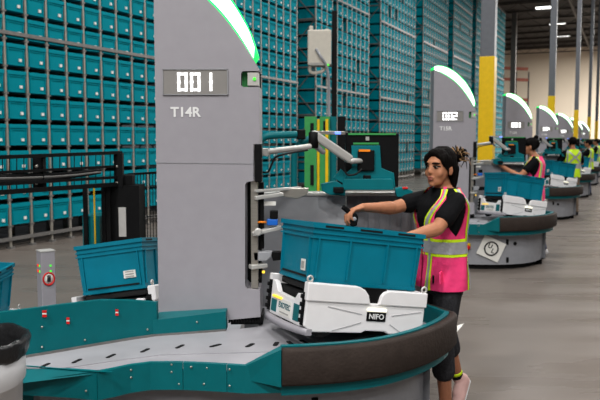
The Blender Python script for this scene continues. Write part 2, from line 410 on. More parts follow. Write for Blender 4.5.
def shared_box(name, sz, mt):
    return MB().box((0, 0, sz[2] / 2), sz).mesh(name, mt)
POSTM = shared_box('post', (0.036, 0.03, RTOP), 'rack_post'); RPOSTM = shared_box('post', (0.06, 0.06, RTOP), 'rack_steel')
FOOTM = shared_box('foot', (0.09, 0.10, 0.03), 'rack_steel')
rack_words = ['tall steel rack of teal bins left of the near grey tower', 'tall steel rack of teal bins just right of the near grey tower', 'tall steel rack right of the black pole, behind the first monitor',
              'tall steel rack third from the near tower, right of the monitor', 'tall steel rack left of the second grey tower', 'tall steel rack behind the second grey tower', 'tall steel rack behind the yellow column', 'farthest tall steel rack, ending against the beige wall']
for bi, z0 in enumerate(starts):
    base = rack_pt(z0, 0, 0)
    t = thing('storage_rack', rack_words[bi], 'rack', base, 'steel bin racks')
    for c in range(NCOL + 1):
        for dep, me in ((0.0, POSTM), (1.32, RPOSTM)):
            o = link('post', me, t); o.location = rack_pt(z0 + COLZ * c, dep) - base; o.rotation_euler = (0, 0, -math.atan2(RD.x, RD.y) + PI / 2)
        o = link('foot', FOOTM, t); o.location = rack_pt(z0 + COLZ * c, 0) - base; o.rotation_euler = (0, 0, -math.atan2(RD.x, RD.y) + PI / 2)
    z1 = z0 + COLZ * NCOL
    for h in (0.15, 3.27, 6.1, 8.9, 10.9):
        for dep in (-0.022, 1.35):
            MB().bar(rack_pt(z0 - .02, dep, h), rack_pt(z1 + .02, dep, h), 0.03, 0.055).build('beam', 'rack_steel', t)
    for zz in (z0, z1):
        for h in (0.3,) + tuple(1.0 + 1.42 * k for k in range(8)):
            MB().bar(rack_pt(zz, 0, h), rack_pt(zz, 1.3, h), 0.03, 0.04).build('end_rail', 'rack_steel', t)
        for k in range(7):
            h = 1.0 + 1.42 * k
            MB().bar(rack_pt(zz - .01, 0, h), rack_pt(zz - .01, 1.3, h + 1.42), 0.025).bar(rack_pt(zz + .01, 1.3, h), rack_pt(zz + .01, 0, h + 1.42), 0.025).build('cross_brace', 'rack_steel', t)
    q = MB()
    for c in range(NCOL + 1):
        for r in range(NROW):
            q.box(rack_pt(z0 + COLZ * c, 0.0, ROW0 + ROWP * r - 0.018), (0.085, 0.045, 0.024), RROT.to_3x3())
            if bi < 3: q.box(rack_pt(z0 + COLZ * c, 0.33, ROW0 + ROWP * r - 0.018), (0.05, 0.62, 0.02), RROT.to_3x3())
    o = q.build('shelf_bracket', 'rack_steel', t); o['kind'] = 'stuff'
    # a dark back sheet between the two halves keeps the rack from being see-through
    MB().quadbox([rack_pt(z0, 1.28, 0.2), rack_pt(z1, 1.28, 0.2), rack_pt(z1, 1.29, 0.2), rack_pt(z0, 1.29, 0.2), rack_pt(z0, 1.28, RTOP), rack_pt(z1, 1.28, RTOP), rack_pt(z1, 1.29, RTOP), rack_pt(z0, 1.29, RTOP)]).build('back_sheet', 'black_matt', t)

# ------------------------------------------------------------------ bins and robots
def make_bin(label, L=0.647, Wd=0.43, Hh=0.309, end_label=True):
    t = thing('storage_bin', label, 'bin', (0, 0, 0), 'teal bins riding on robots', offset=(0, 0, 0))
    tp = 0.014; th = 0.006
    q = MB()
    def ring(z, d): k = tp * (1 - z / Hh) + d; return [Vector((sx * (L / 2 - k), sy * (Wd / 2 - k), z)) for sx, sy in ((-1, -1), (1, -1), (1, 1), (-1, 1))]
    q.loft([ring(0, 0), ring(Hh, 0), ring(Hh, th), ring(0.012, th)], smooth=False)
    q.build('shell', 'teal_bin', t)
    for nm, zc, hh, pr in (('rim', Hh - 0.012, 0.024, 0.010), ('ridge', Hh - 0.047, 0.010, 0.007), ('ridge', Hh - 0.072, 0.009, 0.009), ('foot_ridge', 0.010, 0.016, 0.004)):
        q = MB(); k = tp * (1 - zc / Hh)
        hx = L / 2 - k; hy = Wd / 2 - k
        for s in (-1, 1):
            q.box((0, s * (hy + pr / 2 - .001), zc), (2 * (hx + pr), pr, hh)); q.box((s * (hx + pr / 2 - .001), 0, zc), (pr, 2 * hy, hh))
        q.build(nm, 'teal_bin', t)
    for s in (-1, 1):                       # vertical ribs on all four sides
        for x in (-L / 2 + 0.035, -L * 0.17, L * 0.17, L / 2 - 0.035):
            MB().box((x, s * (Wd / 2 - 0.003), Hh * 0.44), (0.008, 0.012, Hh * 0.68), Matrix.Rotation(-s * 0.045, 3, 'X')).build('rib', 'teal_bin', t)
        for y in (-Wd / 2 + 0.035, Wd / 2 - 0.035):
            MB().box((s * (L / 2 - 0.003), y, Hh * 0.44), (0.012, 0.008, Hh * 0.68), Matrix.Rotation(s * 0.045, 3, 'Y')).build('rib', 'teal_bin', t)
        MB().box((s * (L / 2 - 0.010), 0, 0.034), (0.004, Wd * 0.78, 0.010)).build('grip_slot', 'dark_slot', t)
        for x in (-L * 0.33, L * 0.33):
            MB().box((x, s * (Wd / 2 + 0.0095), Hh - 0.012), (L * 0.16, 0.002, 0.010)).build('rim_slot', 'dark_slot', t)
        MB().box((0, s * (Wd / 2 + 0.0095), Hh - 0.012), (L * 0.2, 0.002, 0.010)).build('rim_slot', 'dark_slot', t)
    if end_label:
        MB().box((-L / 2 + 0.005, -Wd * 0.27, 0.088), (0.004, 0.052, 0.058), Matrix.Rotation(-0.045, 3, 'Y')).build('label', 'paper', t)
        MB().box((-L / 2 + 0.0025, -Wd * 0.27, 0.088), (0.003, 0.034, 0.036), Matrix.Rotation(-0.045, 3, 'Y')).build('label_code', 'label_print', t)
        MB().box((0.0, -Wd / 2 - 0.0, 0.0), (0.001, 0.001, 0.001)) if False else None
    return t

def pose(o, loc, yaw, roll, pitch, dz=0.0):
    R = (Matrix.Rotation(math.radians(yaw), 4, 'Z') @ Matrix.Rotation(math.radians(roll), 4, 'Y') @ Matrix.Rotation(math.radians(pitch), 4, 'X'))
    Mx = Matrix.Translation(loc) @ R @ Matrix.Translation((0, 0, dz))
    o.location = Mx.to_translation(); o.rotation_euler = Mx.to_euler()
RB = -0.27
def make_robot(label, name_text='NIFO'):
    t = thing('bin_robot', label, 'robot', (0, 0, 0), 'white bin-carrying robots', offset=(0, 0, RB))
    MB().box((0, 0, -0.135), (0.62, 0.44, 0.17), bev=0.01).build('chassis', 'black_plastic', t)
    MB().box((0, 0, -0.022), (0.60, 0.40, 0.036), bev=0.008).build('bin_cradle', 'black_matt', t)
    Y0 = -0.268
    def plate(pts, y, d): return [Vector((x, y, z)) for x, z in pts]
    pan = MB().prism(plate([(-0.345, -0.205), (-0.30, -0.232), (-0.02, -0.226), (0.0, -0.214), (0.12, -0.214), (0.14, -0.226), (0.30, -0.226), (0.345, -0.195), (0.345, -0.072), (-0.345, -0.072)], Y0, 0), (0, 0.035, 0), 0.006).build('front_panel', 'robot_white', t)
    bk = MB().prism(plate([(-0.345, -0.205), (-0.30, -0.232), (0.30, -0.232), (0.345, -0.205), (0.345, 0.0), (-0.345, 0.0)], 0.235, 0), (0, 0.035, 0), 0.006).build('rear_panel', 'robot_white', t)
    MB().prism(plate([(-0.35, 0.014), (-0.06, 0.010), (-0.025, -0.006), (-0.004, -0.030), (0.012, -0.078), (-0.35, -0.078)], Y0 - 0.010, 0), (0, 0.05, 0), 0.006).build('upper_flap', 'robot_white', t)
    MB().prism(plate([(0.060, -0.078), (0.072, -0.030), (0.090, -0.010), (0.12, 0.0), (0.35, 0.0), (0.35, -0.078)], Y0 - 0.010, 0), (0, 0.05, 0), 0.006).build('upper_flap', 'robot_white', t)
    MB().prism(plate([(-0.02, -0.090), (-0.02, 0.004), (0.11, 0.004), (0.09, -0.090)], Y0 + 0.012, 0), (0, 0.03, 0)).build('gap_plate', 'black_plastic', t)
    for a, b_ in (((-0.225, -0.100), (-0.03, -0.130)), ((0.145, -0.130), (0.325, -0.102)), ((-0.19, -0.220), (-0.03, -0.172)), ((0.14, -0.174), (0.22, -0.220))):
        q = MB(); q.bar((a[0], Y0, a[1]), (b_[0], Y0, b_[1]), 0.004, 0.006, up=(0, 1, 0)); q.build('crease', 'robot_crease', pan)
    MB().box((0.055, Y0 - 0.001, -0.104), (0.112, 0.016, 0.016), bev=0.003).build('light_bar', 'led_cream', t)
    npl = MB().box((0.055, Y0 - 0.001, -0.139), (0.112, 0.006, 0.046)).build('name_plate', 'black_plastic', t)
    put_text('name_letters', name_text, 0.039, 'white_letter', npl, Matrix.Translation((0.055, Y0 - 0.0055, -0.139)) @ FACE_CAM, bold=0.0004, depth=0.001)
    for x, z in ((-0.335, 0.030), (0.335, 0.015)):
        q = MB(); q.tube([Vector((x + 0.014 * math.cos(k * PI / 6), Y0 + 0.01, z + 0.014 * math.sin(k * PI / 6))) for k in range(13)], 0.006, 6, caps=False); q.build('lifting_eye', 'cast_alloy', t)
    # left end: white fairing with stickers and a lamp, grey bumper underneath
    XL = -0.345
    ef = MB().prism([Vector((XL, y, z)) for y, z in ((-0.20, -0.06), (-0.205, -0.215), (0.21, -0.215), (0.215, -0.03), (0.17, -0.035), (0.12, -0.085), (-0.11, -0.095), (-0.15, -0.055))], (0.03, 0, 0), 0.004).build('end_fairing', 'robot_white', t)
    MB().box((XL - 0.001, -0.155, -0.155), (0.003, 0.072, 0.085)).build('teal_sticker', 'teal_paint', ef)
    MB().box((XL - 0.001, 0.155, -0.165), (0.003, 0.075, 0.065)).build('teal_sticker', 'teal_paint', ef)
    MB().box((XL - 0.001, -0.005, -0.158), (0.003, 0.16, 0.085)).build('data_label', 'paper', ef)
    put_text('label_letters', 'EXOTEC', 0.042, 'teal_bin_dark', ef, Matrix.Translation((XL - 0.0035, 0.0, -0.150)) @ Matrix(((0, 0, -1, 0), (-1, 0, 0, 0), (0, 1, 0, 0), (0, 0, 0, 1))), bold=0.0006)
    MB().box((XL - 0.003, 0.0, -0.186), (0.002, 0.12, 0.007)).build('print_line', 'label_print', ef)
    MB().box((XL - 0.004, 0.11, -0.115), (0.008, 0.13, 0.011)).build('indicator_lamp', 'led_yellow', t)
    for y in (-0.235, 0.235):
        q = MB(); q.box((XL + 0.012, y, -0.12), (0.035, 0.035, 0.17), bev=0.004)
        for k in range(4): q.box((XL - 0.008, y, -0.06 - 0.04 * k), (0.02, 0.025, 0.022), bev=0.004)
        q.build('guide_block', 'black_plastic', t)
    arc = [Vector((XL - 0.03 + 0.05 * abs(y / 0.28) ** 3, y, -0.232)) for y in [(-0.28 + 0.07 * k) for k in range(9)]]
    q = MB()
    q.loft([[p + Vector((dx, 0, dz)) for dx, dz in ((-0.012, -0.016), (0.02, -0.016), (0.02, 0.016), (-0.008, 0.016))] for p in arc]); q.build('end_bumper', 'tower_grey', t)
    MB().prism([Vector((0.345, y, z)) for y, z in ((-0.23, 0.0), (-0.23, -0.21), (0.23, -0.21), (0.23, 0.0))], (-0.03, 0, 0), 0.004).build('end_fairing', 'robot_white', t)
    for x in (-0.22, 0.22):
        for y in (-0.19, 0.19):
            q = MB(); q.lathe((x, y, -0.205), [(0.03, -0.02), (0.062, -0.02), (0.065, -0.012), (0.065, 0.012), (0.062, 0.02), (0.03, 0.02)], 16, Matrix.Rotation(PI / 2, 3, 'X')); q.build('wheel', 'black_matt', t)
    for k, x in enumerate((-0.18, -0.06, 0.06, 0.18)):       # fork rollers under the bin
        q = MB(); q.box((x, -0.0, 0.0 - 0.002), (0.05, 0.30, 0.006)); q.build('fork_pad', 'black_plastic', t)
    return t

# ------------------------------------------------------------------ picking station
DX, DY = 2.58, 5.68
TZ = 4.0; RIM = 0.694; DECK = 0.60
def st2(px, py, Y=TZ + DY):                 # a pixel measured on the second station, brought back to the first
    return at(px, py, Y) - Vector((DX, DY, 0))
SEG = {'0': 'abcdef', '1': 'bc', '2': 'abged', '3': 'abgcd', '4': 'fgbc', '5': 'afgcd', '6': 'afgedc', '7': 'abc'}
def digit(q, ch, cx, cz, y, w=0.055, h=0.100, s=0.0145):
    x0, x1 = cx - w / 2 + s / 2, cx + w / 2 - s / 2; z0, z1 = cz - h / 2 + s / 2, cz + h / 2 - s / 2; zm = cz
    for g in SEG[ch]:
        a, b_ = {'a': ((x0, z1), (x1, z1)), 'b': ((x1, zm), (x1, z1)), 'c': ((x1, z0), (x1, zm)), 'd': ((x0, z0), (x1, z0)), 'e': ((x0, z0), (x0, zm)), 'f': ((x0, zm), (x0, z1)), 'g': ((x0, zm), (x1, zm))}[g]
        q.box(((a[0] + b_[0]) / 2, y, (a[1] + b_[1]) / 2), (abs(a[0] - b_[0]) + s, 0.004, abs(a[1] - b_[1]) + s))
rim_px = [(281, 347), (315, 345.6), (350, 343), (378, 339.5), (400, 335), (422, 328.6), (440, 320.5), (449, 313)]
RIMC = [on(x, y, RIM) for x, y in rim_px] + [Vector((0.815, 4.03, RIM)), Vector((0.745, 4.17, RIM)), Vector((0.63, 4.30, RIM)), Vector((0.48, 4.42, RIM)), Vector((0.30, 4.50, RIM))]
RIMS = catmull(RIMC, 5)
front_px = [(-75, 361), (-30, 364), (0, 366), (25, 367.5), (64, 369.5), (97, 372), (113, 369.2), (130, 365.5), (150, 362.8), (175, 362.6), (205, 363.6), (245, 366)]
FRONT = [on(x, y, DECK) for x, y in front_px]
isl_px = [(-75, 374), (-30, 367.5), (0, 362.5), (25, 358.5), (60, 352.5), (100, 345.5), (130, 340.5), (157, 336.5), (200, 333.5), (226, 331.5)]
ISL = [on(x, y, DECK) for x, y in isl_px]
ORDS = ['nearest', 'second', 'third', 'fourth', 'fifth', 'sixth', 'farthest']
def make_station(n, label):
    base = Vector((-0.1, TZ, 0)); t = thing('picking_station', label, 'station', base, 'round picking stations along the aisle')
    # deck
    rin = offset2d(setz(RIMS, DECK), -0.03)          # travel is left to right then back: inside is on the left
    rear = [Vector((0.30, 4.52, DECK)), Vector((-0.24, 4.52, DECK)), Vector((-0.24, 4.03, DECK))]
    dk = FRONT + rin[1:] + rear + [p + Vector((0, 0.03, 0)) for p in ISL[::-1]]
    dk_o = MB().prism(setz(dk, DECK), (0, 0, -0.03)).build('deck', 'deck_metal', t)
    crease = [on(x, y, DECK + .005) for x, y in [(-75, 364.5), (0, 366.5), (25, 367.5), (64, 367.8), (110, 361), (160, 354.6), (215, 353), (268, 351.5), (300, 349)]]
    inner = crease + [on(345, 341, DECK + .005), Vector((0.52, 3.95, DECK + .005)), Vector((0.3, 4.48, DECK + .005)), Vector((-0.2, 4.48, DECK + .005)), Vector((-0.2, 4.0, DECK + .005))] + [p + Vector((0, 0.01, .005)) for p in ISL[::-1]]
    MB().prism(setz(inner, DECK + .005), (0, 0, -0.006)).build('deck_plate', 'deck_metal', t)
    for x, y, ang in ((45, 365.4, .55), (77, 361, .55), (111, 356, .6), (145, 350.5, .6), (180, 346.5, .65), (215.5, 345.6, .8), (250, 345.3, 1.1), (276, 344, 1.4), (290, 343, 1.9), (304, 342, 2.1)):
        p = on(x, y, DECK + .0055); q = MB()
        d = Vector((math.cos(ang), math.sin(ang), 0)) if x > 200 else (on(x + 4.5, y - 2.2, DECK + .0055) - on(x - 4.5, y + 2.2, DECK + .0055)).normalized()
        L = 0.052; wd = 0.026 if x > 200 else 0.022
        nrm = Vector((-d.y, d.x, 0)); pts = []
        for s, a0 in ((1, -PI / 2), (-1, PI / 2)):
            for k in range(5):
                aa = a0 + PI * k / 4; pts.append(p + d * (s * (L / 2)) + (d * math.cos(aa) + nrm * math.sin(aa)) * wd / 2)
        q.prism(pts, (0, 0, 0.0012)); q.build('deck_slot', 'dark_slot', t)
    # island walls
    tops = [0.842, 0.842, 0.842, 0.842, 0.842, 0.838, 0.815, 0.787]
    q = MB(); A = ISL[:8]
    q.loft([[A[i], Vector((A[i].x, A[i].y, tops[i])), Vector((A[i].x + .004, A[i].y + .03, tops[i])), Vector((A[i].x + .004, A[i].y + .03, 0.3))] for i in range(8)], smooth=False)
    wl = q.build('island_wall', 'teal_paint', t)
    q = MB(); a, c, e = on(153, 337, DECK), on(200, 333.5, DECK), on(226, 331.5, DECK)
    q.loft([[p + Vector((0, -.004, 0)), Vector((p.x, p.y - .004, h)), Vector((p.x, TZ + .02, h)), Vector((p.x, TZ + .02, DECK))] for p, h in ((a, 0.692), (c, 0.706), (e, 0.714))], smooth=False)
    q.build('island_lip', 'teal_paint', t)
    q = MB(); lp = [p + Vector((0, -.012, .004)) for p in ISL]
    q.loft([[p, p + Vector((0, 0, .012)), p + Vector((0, .014, .012)), p + Vector((0, .014, 0))] for p in lp], smooth=False); q.build('kick_strip', 'rack_steel', t)
    def wally(x):
        for i in range(len(isl_px) - 1):
            if isl_px[i][0] <= x <= isl_px[i + 1][0]:
                u = (x - isl_px[i][0]) / (isl_px[i + 1][0] - isl_px[i][0]); return ISL[i].y + (ISL[i + 1].y - ISL[i].y) * u
        return ISL[-1].y
    for x, y in ((42, 327), (42, 347), (85, 340), (147.5, 329.5), (197, 322)):
        MB().ellip(at(x, y, wally(x) - .006), (.006, .006, .006), seg=8, rings=5).build('bolt', 'brushed_steel', t)
    for x, y, w in ((44.5, 313.5, 4.2), (68, 320.5, 3), (117, 312.3, 3)):
        p = on(x, y + 37, DECK); Yp = wally(x)
        q = MB(); q.mi = 0; c0 = at(x, y, Yp - 0.006); q.box(c0 + Vector((0, 0, .009)), (w * .005, .004, .013)); q.box(c0 - Vector((0, 0, .011)), (w * .005, .004, .013)); q.mi = 1; q.box(c0, (w * .005, .004, .008))
        q.build('red_reflector', ['red_plastic', 'paper'], t)
    # tower
    out_px = [(432, 69), (434.5, 66.8), (438.5, 65.6), (446, 66.8), (453.5, 70.6), (460, 75.8), (465.8, 82.2), (470, 89), (473.2, 95.5), (475.6, 104)]
    in_px = [(475.4, 109), (470, 100), (462.3, 89.3), (453.6, 80.6), (444.5, 74.6), (438, 71.2), (432, 69)]
    outer = catmull([st2(x, y) for x, y in out_px], 3); inn = catmull([st2(x, y) for x, y in in_px], 3)
    xl = at(157, 200, TZ).x; xr = at(260, 200, TZ).x
    outer = [Vector((min(max(p.x, xl), xr), TZ, p.z)) for p in outer]; inn = [Vector((min(max(p.x, xl), xr), TZ, p.z)) for p in inn]
    def tp(px, py): p = at(px, py, TZ); return Vector((p.x, TZ, p.z))
    prof = [Vector((xl, TZ, 0.61)), Vector((xr, TZ, tp(260, 317).z)), tp(260, 290), tp(247.5, 289), tp(245, 286), tp(245, 184.5), tp(247, 182), tp(253.5, 181), tp(253.5, 144), Vector((xr, TZ, tp(260, 144).z)), Vector((xr, TZ, tp(260, 87).z)), tp(243, 87), tp(241, 85), tp(241, 73), tp(243, 71), Vector((xr, TZ, tp(260, 71).z))] + inn + [Vector((xl, TZ, tp(157, 163).z))]
    prof = [Vector((min(p.x, xr), p.y, p.z)) for p in prof]
    tw = MB().prism(prof, (0, 0.26, 0)).build('tower', 'tower_grey', t)
    MB().bar(Vector((xl, TZ - .001, tp(157, 162.6).z)), Vector((tp(253.5, 163).x, TZ - .001, tp(157, 163.6).z)), 0.004, 0.003).build('panel_seam', 'panel_grey', tw)
    MB().quadbox([Vector((x, y, z)) for z in (tp(0, 292).z, tp(0, 68).z) for x, y in ((tp(240, 0).x, TZ + .2), (xr - .004, TZ + .2), (xr - .004, TZ + .262), (tp(240, 0).x, TZ + .262))]).build('slot_backing', 'black_matt', tw)
    arc_poly = outer + inn[1:-1]
    MB().prism(arc_poly, (0, 0.26, 0)).build('light_arc_edge', 'arc_green', t)
    cen = sum(arc_poly, Vector()) / len(arc_poly)
    no = len(outer)
    oi = [p + (min(inn, key=lambda r: (r - p).length) - p) * 0.11 for p in outer]; ii = [p + (min(outer, key=lambda r: (r - p).length) - p) * 0.11 for p in inn]
    MB().prism([p - Vector((0, .006, 0)) for p in oi[1:-1] + ii[1:-1]], (0, 0.02, 0)).build('light_arc', 'arc_white', t)
    # display with digits and station code
    c0, c1 = tp(163, 95), tp(228, 69)
    fr = MB().box(((c0.x + c1.x) / 2, TZ - .001, (c0.z + c1.z) / 2), (c1.x - c0.x, 0.006, c1.z - c0.z)).build('display', 'display_frame', tw)
    q = MB()
    for (xa, xb, za, zb) in ((c0.x, c1.x, c1.z - .004, c1.z), (c0.x, c1.x, c0.z, c0.z + .004), (c0.x, c0.x + .004, c0.z, c1.z), (c1.x - .004, c1.x, c0.z, c1.z)):
        q.box(((xa + xb) / 2, TZ - .005, (za + zb) / 2), (xb - xa, .008, zb - za))
    q.build('display_bezel', 'panel_grey', tw)
    cz = tp(0, 82).z
    for ch, px in zip('%03d' % n, (181.5, 194.5, 206.5)):
        q = MB(); digit(q, ch, tp(px, 0).x, cz, TZ - .006); q.build('led_digit', 'led_white', tw)
    code = 'T%dR' % (13 + n)
    put_text('station_code', code, 0.074, 'white_letter', tw, Matrix.Translation((tp(184, 0).x, TZ - .002, tp(0, 112.5).z)) @ FACE_CAM, bold=0.002)
    q = MB(); p = tp(249, 79); q.box((p.x + .022, TZ + .05, p.z), (.06, .1, .07)); q.build('sensor_block', 'cast_alloy', tw)
    q = MB(); q.box((p.x - .024, TZ + .1, p.z), (.035, .1, .085)); q.build('sensor_board', 'green_panel', tw)
    MB().box((p.x + .03, TZ - .004, p.z), (.016, .01, .016), bev=.003).build('sensor_lens', 'led_green', tw)
    # rail in the slot and the cable cover above it
    a, c = tp(250.5, 181), tp(258, 330)
    MB().box(((a.x + c.x) / 2, TZ + .05, (a.z + tp(0, 289).z) / 2), (c.x - a.x, .06, a.z - tp(0, 289).z)).build('mount_rail', 'brushed_steel', t)
    MB().box((tp(257.5, 0).x, TZ + .03, (tp(0, 144).z + tp(0, 182).z) / 2), (.04, .08, tp(0, 144).z - tp(0, 182).z), bev=.006).build('cable_cover', 'black_plastic', t)
    MB().box((tp(260.5, 0).x, TZ + .07, (tp(0, 183).z + tp(0, 250).z) / 2), (.022, .05, tp(0, 183).z - tp(0, 250).z), bev=.004).build('cable_cover', 'black_plastic', t)
    # brackets, sensors on the rail
    def br(name, mt, px, py, w, h, d=.05, y=TZ + .03, bev=.004): c = at(px, py, y); return MB().box(c, (w, d, h), bev=min(bev, w / 3, h / 3, d / 3)).build(name, mt, t)
    q = MB(); q.bar(at(254, 198, TZ + .02), at(282, 194, TZ + .1), .05, .022, bev=.004); q.bar(at(254, 191, TZ + .02), at(300, 188, TZ + .18), .04, .016, bev=.004); q.build('handle_bracket', 'cast_alloy', t)
    q = MB(); pts = [at(x, y, TZ + .12) for x, y in ((279, 188.5), (309, 188), (307, 195), (297, 199), (282, 196.5))]; q.prism(pts, (0, .06, 0), .004); q.build('handle_grip', 'brushed_steel', t)
    br('rating_label', 'paper', 269, 203.5, .078, .024, .004, TZ + .06)
    q = MB(); q.bar(at(252, 234, TZ + .01), at(281, 227, TZ + .05), .05, .022, bev=.004); q.lathe(at(258, 232, TZ - .02), [(.012, -.006), (.022, -.006), (.022, .006), (.012, .006)], 14, Matrix.Rotation(PI / 2, 3, 'X')); q.build('sensor_bracket', 'cast_alloy', t)
    br('sensor_body', 'blue_plastic', 272.5, 222, .060, .034, .05, TZ + .03); br('sensor_head', 'black_plastic', 274, 214.5, .045, .044, .05, TZ + .03)
    q = MB(); q.tube([at(256, 222.5, TZ + .03), at(261, 222, TZ + .03), at(266.5, 222.5, TZ + .03)], .006, 8); q.build('sensor_plug', 'orange_plastic', t)
    q = MB(); q.prism([at(x, y, TZ + .02) for x, y in ((253, 252), (272, 252), (271, 257), (266, 261), (254, 261))], (0, .07, 0), .004); q.build('scanner_body', 'panel_grey', t)
    q = MB(); q.prism([at(x, y, TZ + .03) for x, y in ((270, 252), (291, 252), (291, 259), (273, 261))], (0, .05, 0), .003); q.build('scanner_hood', 'black_plastic', t)
    q = MB(); q.bar(at(250, 267, TZ + .01), at(266, 265, TZ + .05), .05, .024, bev=.004); q.build('sensor_bracket', 'cast_alloy', t)
    q = MB(); q.tube(catmull([at(x, y, TZ + .04) for x, y in ((262, 268), (261.5, 275), (258.5, 280), (256, 283))], 3), .004, 6); q.build('sensor_cable', 'black_matt', t)
    br('sensor_lamp', 'led_yellow', 263.5, 272, .016, .014, .02, TZ + .02)
    # cable chain under the tower; a black block stands in for the gap's shade
    MB().quadbox([Vector((x, y, z)) for z in (DECK + .005, tp(0, 318).z) for x, y in ((tp(227, 0).x, TZ + .06), (xr + .01, TZ + .06), (xr + .01, TZ + .25), (tp(227, 0).x, TZ + .25))]).build('gap_shade', 'black_matt', t)
    q = MB()
    for k in range(12): q.box(at(229.5 + 2.8 * k, 320.5, TZ + .03), (.011, .04, .024 if k % 2 else .018))
    q.build('cable_chain', 'black_plastic', t)
    # rim wall, bumper, wedge
    q = MB(); R_ = setz(RIMS, 0); Ri = offset2d(R_, -0.028)
    q.loft([[Vector((a.x, a.y, RIM + .004)), Vector((b_.x, b_.y, RIM + .004)), Vector((b_.x, b_.y, DECK - .02)), Vector((a.x, a.y, DECK - .14))] for a, b_ in zip(R_, Ri)], smooth=False)
    q.build('rim_wall', 'teal_paint', t)
    o1 = offset2d(R_, 0.002); o2 = offset2d(R_, 0.036); o3 = offset2d(R_, 0.046)
    nb = len(RIMS) - 4
    q = MB(); zt, zb = RIM - .002, RIM - .178
    q.loft([[Vector((a.x, a.y, zt)), Vector((b_.x, b_.y, zt)), Vector((c.x, c.y, zt - .014)), Vector((c.x, c.y, zb + .014)), Vector((b_.x, b_.y, zb)), Vector((a.x, a.y, zb))] for a, b_, c in list(zip(o1, o2, o3))[:nb]])
    q.build('foam_bumper', 'foam_brown', t)
    A, B_, Cc, D_ = on(245, 366, DECK), on(281, 347, RIM), at(281, 384.5, on(281, 347, RIM).y - .04), at(249, 377.5, on(245, 366, DECK).y)
    q = MB(); B2 = B_ + Vector((.002, -.046, 0)); Cc = Vector((B2.x, B2.y, RIM - .178)); D_ = Vector((A.x + .02, A.y, RIM - .165))
    vs = [A, B2, Cc, D_]; vb = [A + Vector((0, .03, 0)), B_ + Vector((0.002, .03, 0)), Vector((B_.x, B_.y + .03, RIM - .178)), D_ + Vector((0, .03, 0))]
    q.quadbox(vs + vb); q.build('wedge', 'teal_paint', t)
    # fascia panels with bolts
    FS = setz(FRONT, DECK); cut = [(4, 9), (9, 11)]
    fr_all = FRONT[5:] + setz(RIMS[1:26], DECK)
    def fascia(P, name='fascia_panel'):
        q = MB(); In = offset2d(P, -0.02); P = offset2d(P, .004)
        q.loft([[Vector((a.x, a.y, DECK + .002)), Vector((b_.x, b_.y, DECK + .002)), Vector((b_.x, b_.y, 0.468)), Vector((a.x, a.y, 0.468))] for a, b_ in zip(P, In)], smooth=False)
        return q.build(name, 'teal_paint', t)
    j1 = on(183, 362.8, DECK); j2 = on(227, 364.8, DECK)
    fascia([FRONT[5], FRONT[6], FRONT[7], FRONT[8], FRONT[9], j1 - Vector((.0015, 0, 0))]); fascia([j1 + Vector((.0015, 0, 0)), FRONT[10], j2 - Vector((.0015, 0, 0))])
    fascia([j2 + Vector((.0015, 0, 0)), FRONT[11]] + [Vector((p.x, p.y + .012, DECK)) for p in RIMS[2:5]])
    fascia([p + (Vector((0, .02, 0)) if p.x < .5 else Vector((-.02, 0, 0))) for p in setz(RIMS[4:46], DECK)], 'fascia_skirt')
    fascia(FRONT[0:6])
    for x, y in ((171.5, 364.5), (171.5, 372), (179, 384), (191, 367), (204, 384), (207, 368), (223.5, 369), (229.5, 369.5), (223.5, 385.5), (229.5, 386), (131, 370), (131, 377.5), (86, 391)):
        Yb = 3.36 if x > 120 else 3.3
        fy = min(FRONT, key=lambda p: abs(project(p)[0] - x)).y
        MB().ellip(at(x, y, fy - .004), (.006, .004, .006), seg=8, rings=5).build('bolt', 'brushed_steel', t)
    # leaning flange at the left of the ramp
    q = MB(); a, c, d, e = FRONT[2] + Vector((0, 0, .01)), FRONT[5] + Vector((0, -.01, .004)), on(113, 370.5, DECK) + Vector((0, -.02, 0)), None
    low = at(0, 386, FRONT[2].y - .10)
    q.quadbox([a, c, d, low, a + Vector((0, .012, 0)), c + Vector((0, .012, 0)), d + Vector((0, .012, 0)), low + Vector((0, .012, 0))]); q.build('ramp_flange', 'teal_paint', t)
    # base
    bp = offset2d(FRONT[3:] + setz(RIMS[2:46], DECK), -0.13)
    rearb = [Vector((0.25, 4.42, 0)), Vector((-1.9, 4.0, 0))]
    MB().prism(setz(bp + rearb, 0.468), (0, 0, -0.40)).build('base_cabinet', 'base_grey', t)
    bp2 = offset2d(FRONT[3:] + setz(RIMS[2:46], DECK), -0.20)
    MB().prism(setz(bp2 + [Vector((0.2, 4.35, 0)), Vector((-1.8, 4.0, 0))], 0.07), (0, 0, -0.07)).build('plinth', 'black_matt', t)
    # back panel and strip curtain
    q = MB(); pl = at(259, 196, 4.62); pr = at(346, 194, 4.62)
    MB().quadbox([Vector((x, y, z)) for z in (0.30, pl.z) for x, y in ((pl.x - .1, 4.62), (pr.x, 4.62), (pr.x, 4.66), (pl.x - .1, 4.66))]).build('back_panel', 'panel_grey', t)
    MB().box(((pl.x + .62) / 2, 4.68, pl.z + .012), (.62 - pl.x + .2, .14, .022), bev=.005).build('back_ledge', 'cast_alloy', t)
    x0, x1 = pr.x + .01, at(424, 200, 4.7).x; ns = 14
    for k in range(ns):
        xc = x0 + (x1 - x0) * (k + .5) / ns
        MB().box((xc, 4.70 + (.012 if k % 2 else 0), (pl.z + .3) / 2), ((x1 - x0) / ns * 1.12, .008, pl.z - .3)).build('curtain_strip', 'curtain_grey', t)
    # rear lane
    MB().quadbox([Vector((x, y, z)) for z in (0.06, 0.34) for x, y in ((-2.6, 3.95), (-0.42, 4.32), (-0.42, 5.35), (-2.6, 5.2))]).build('rear_lane', 'deck_metal', t)
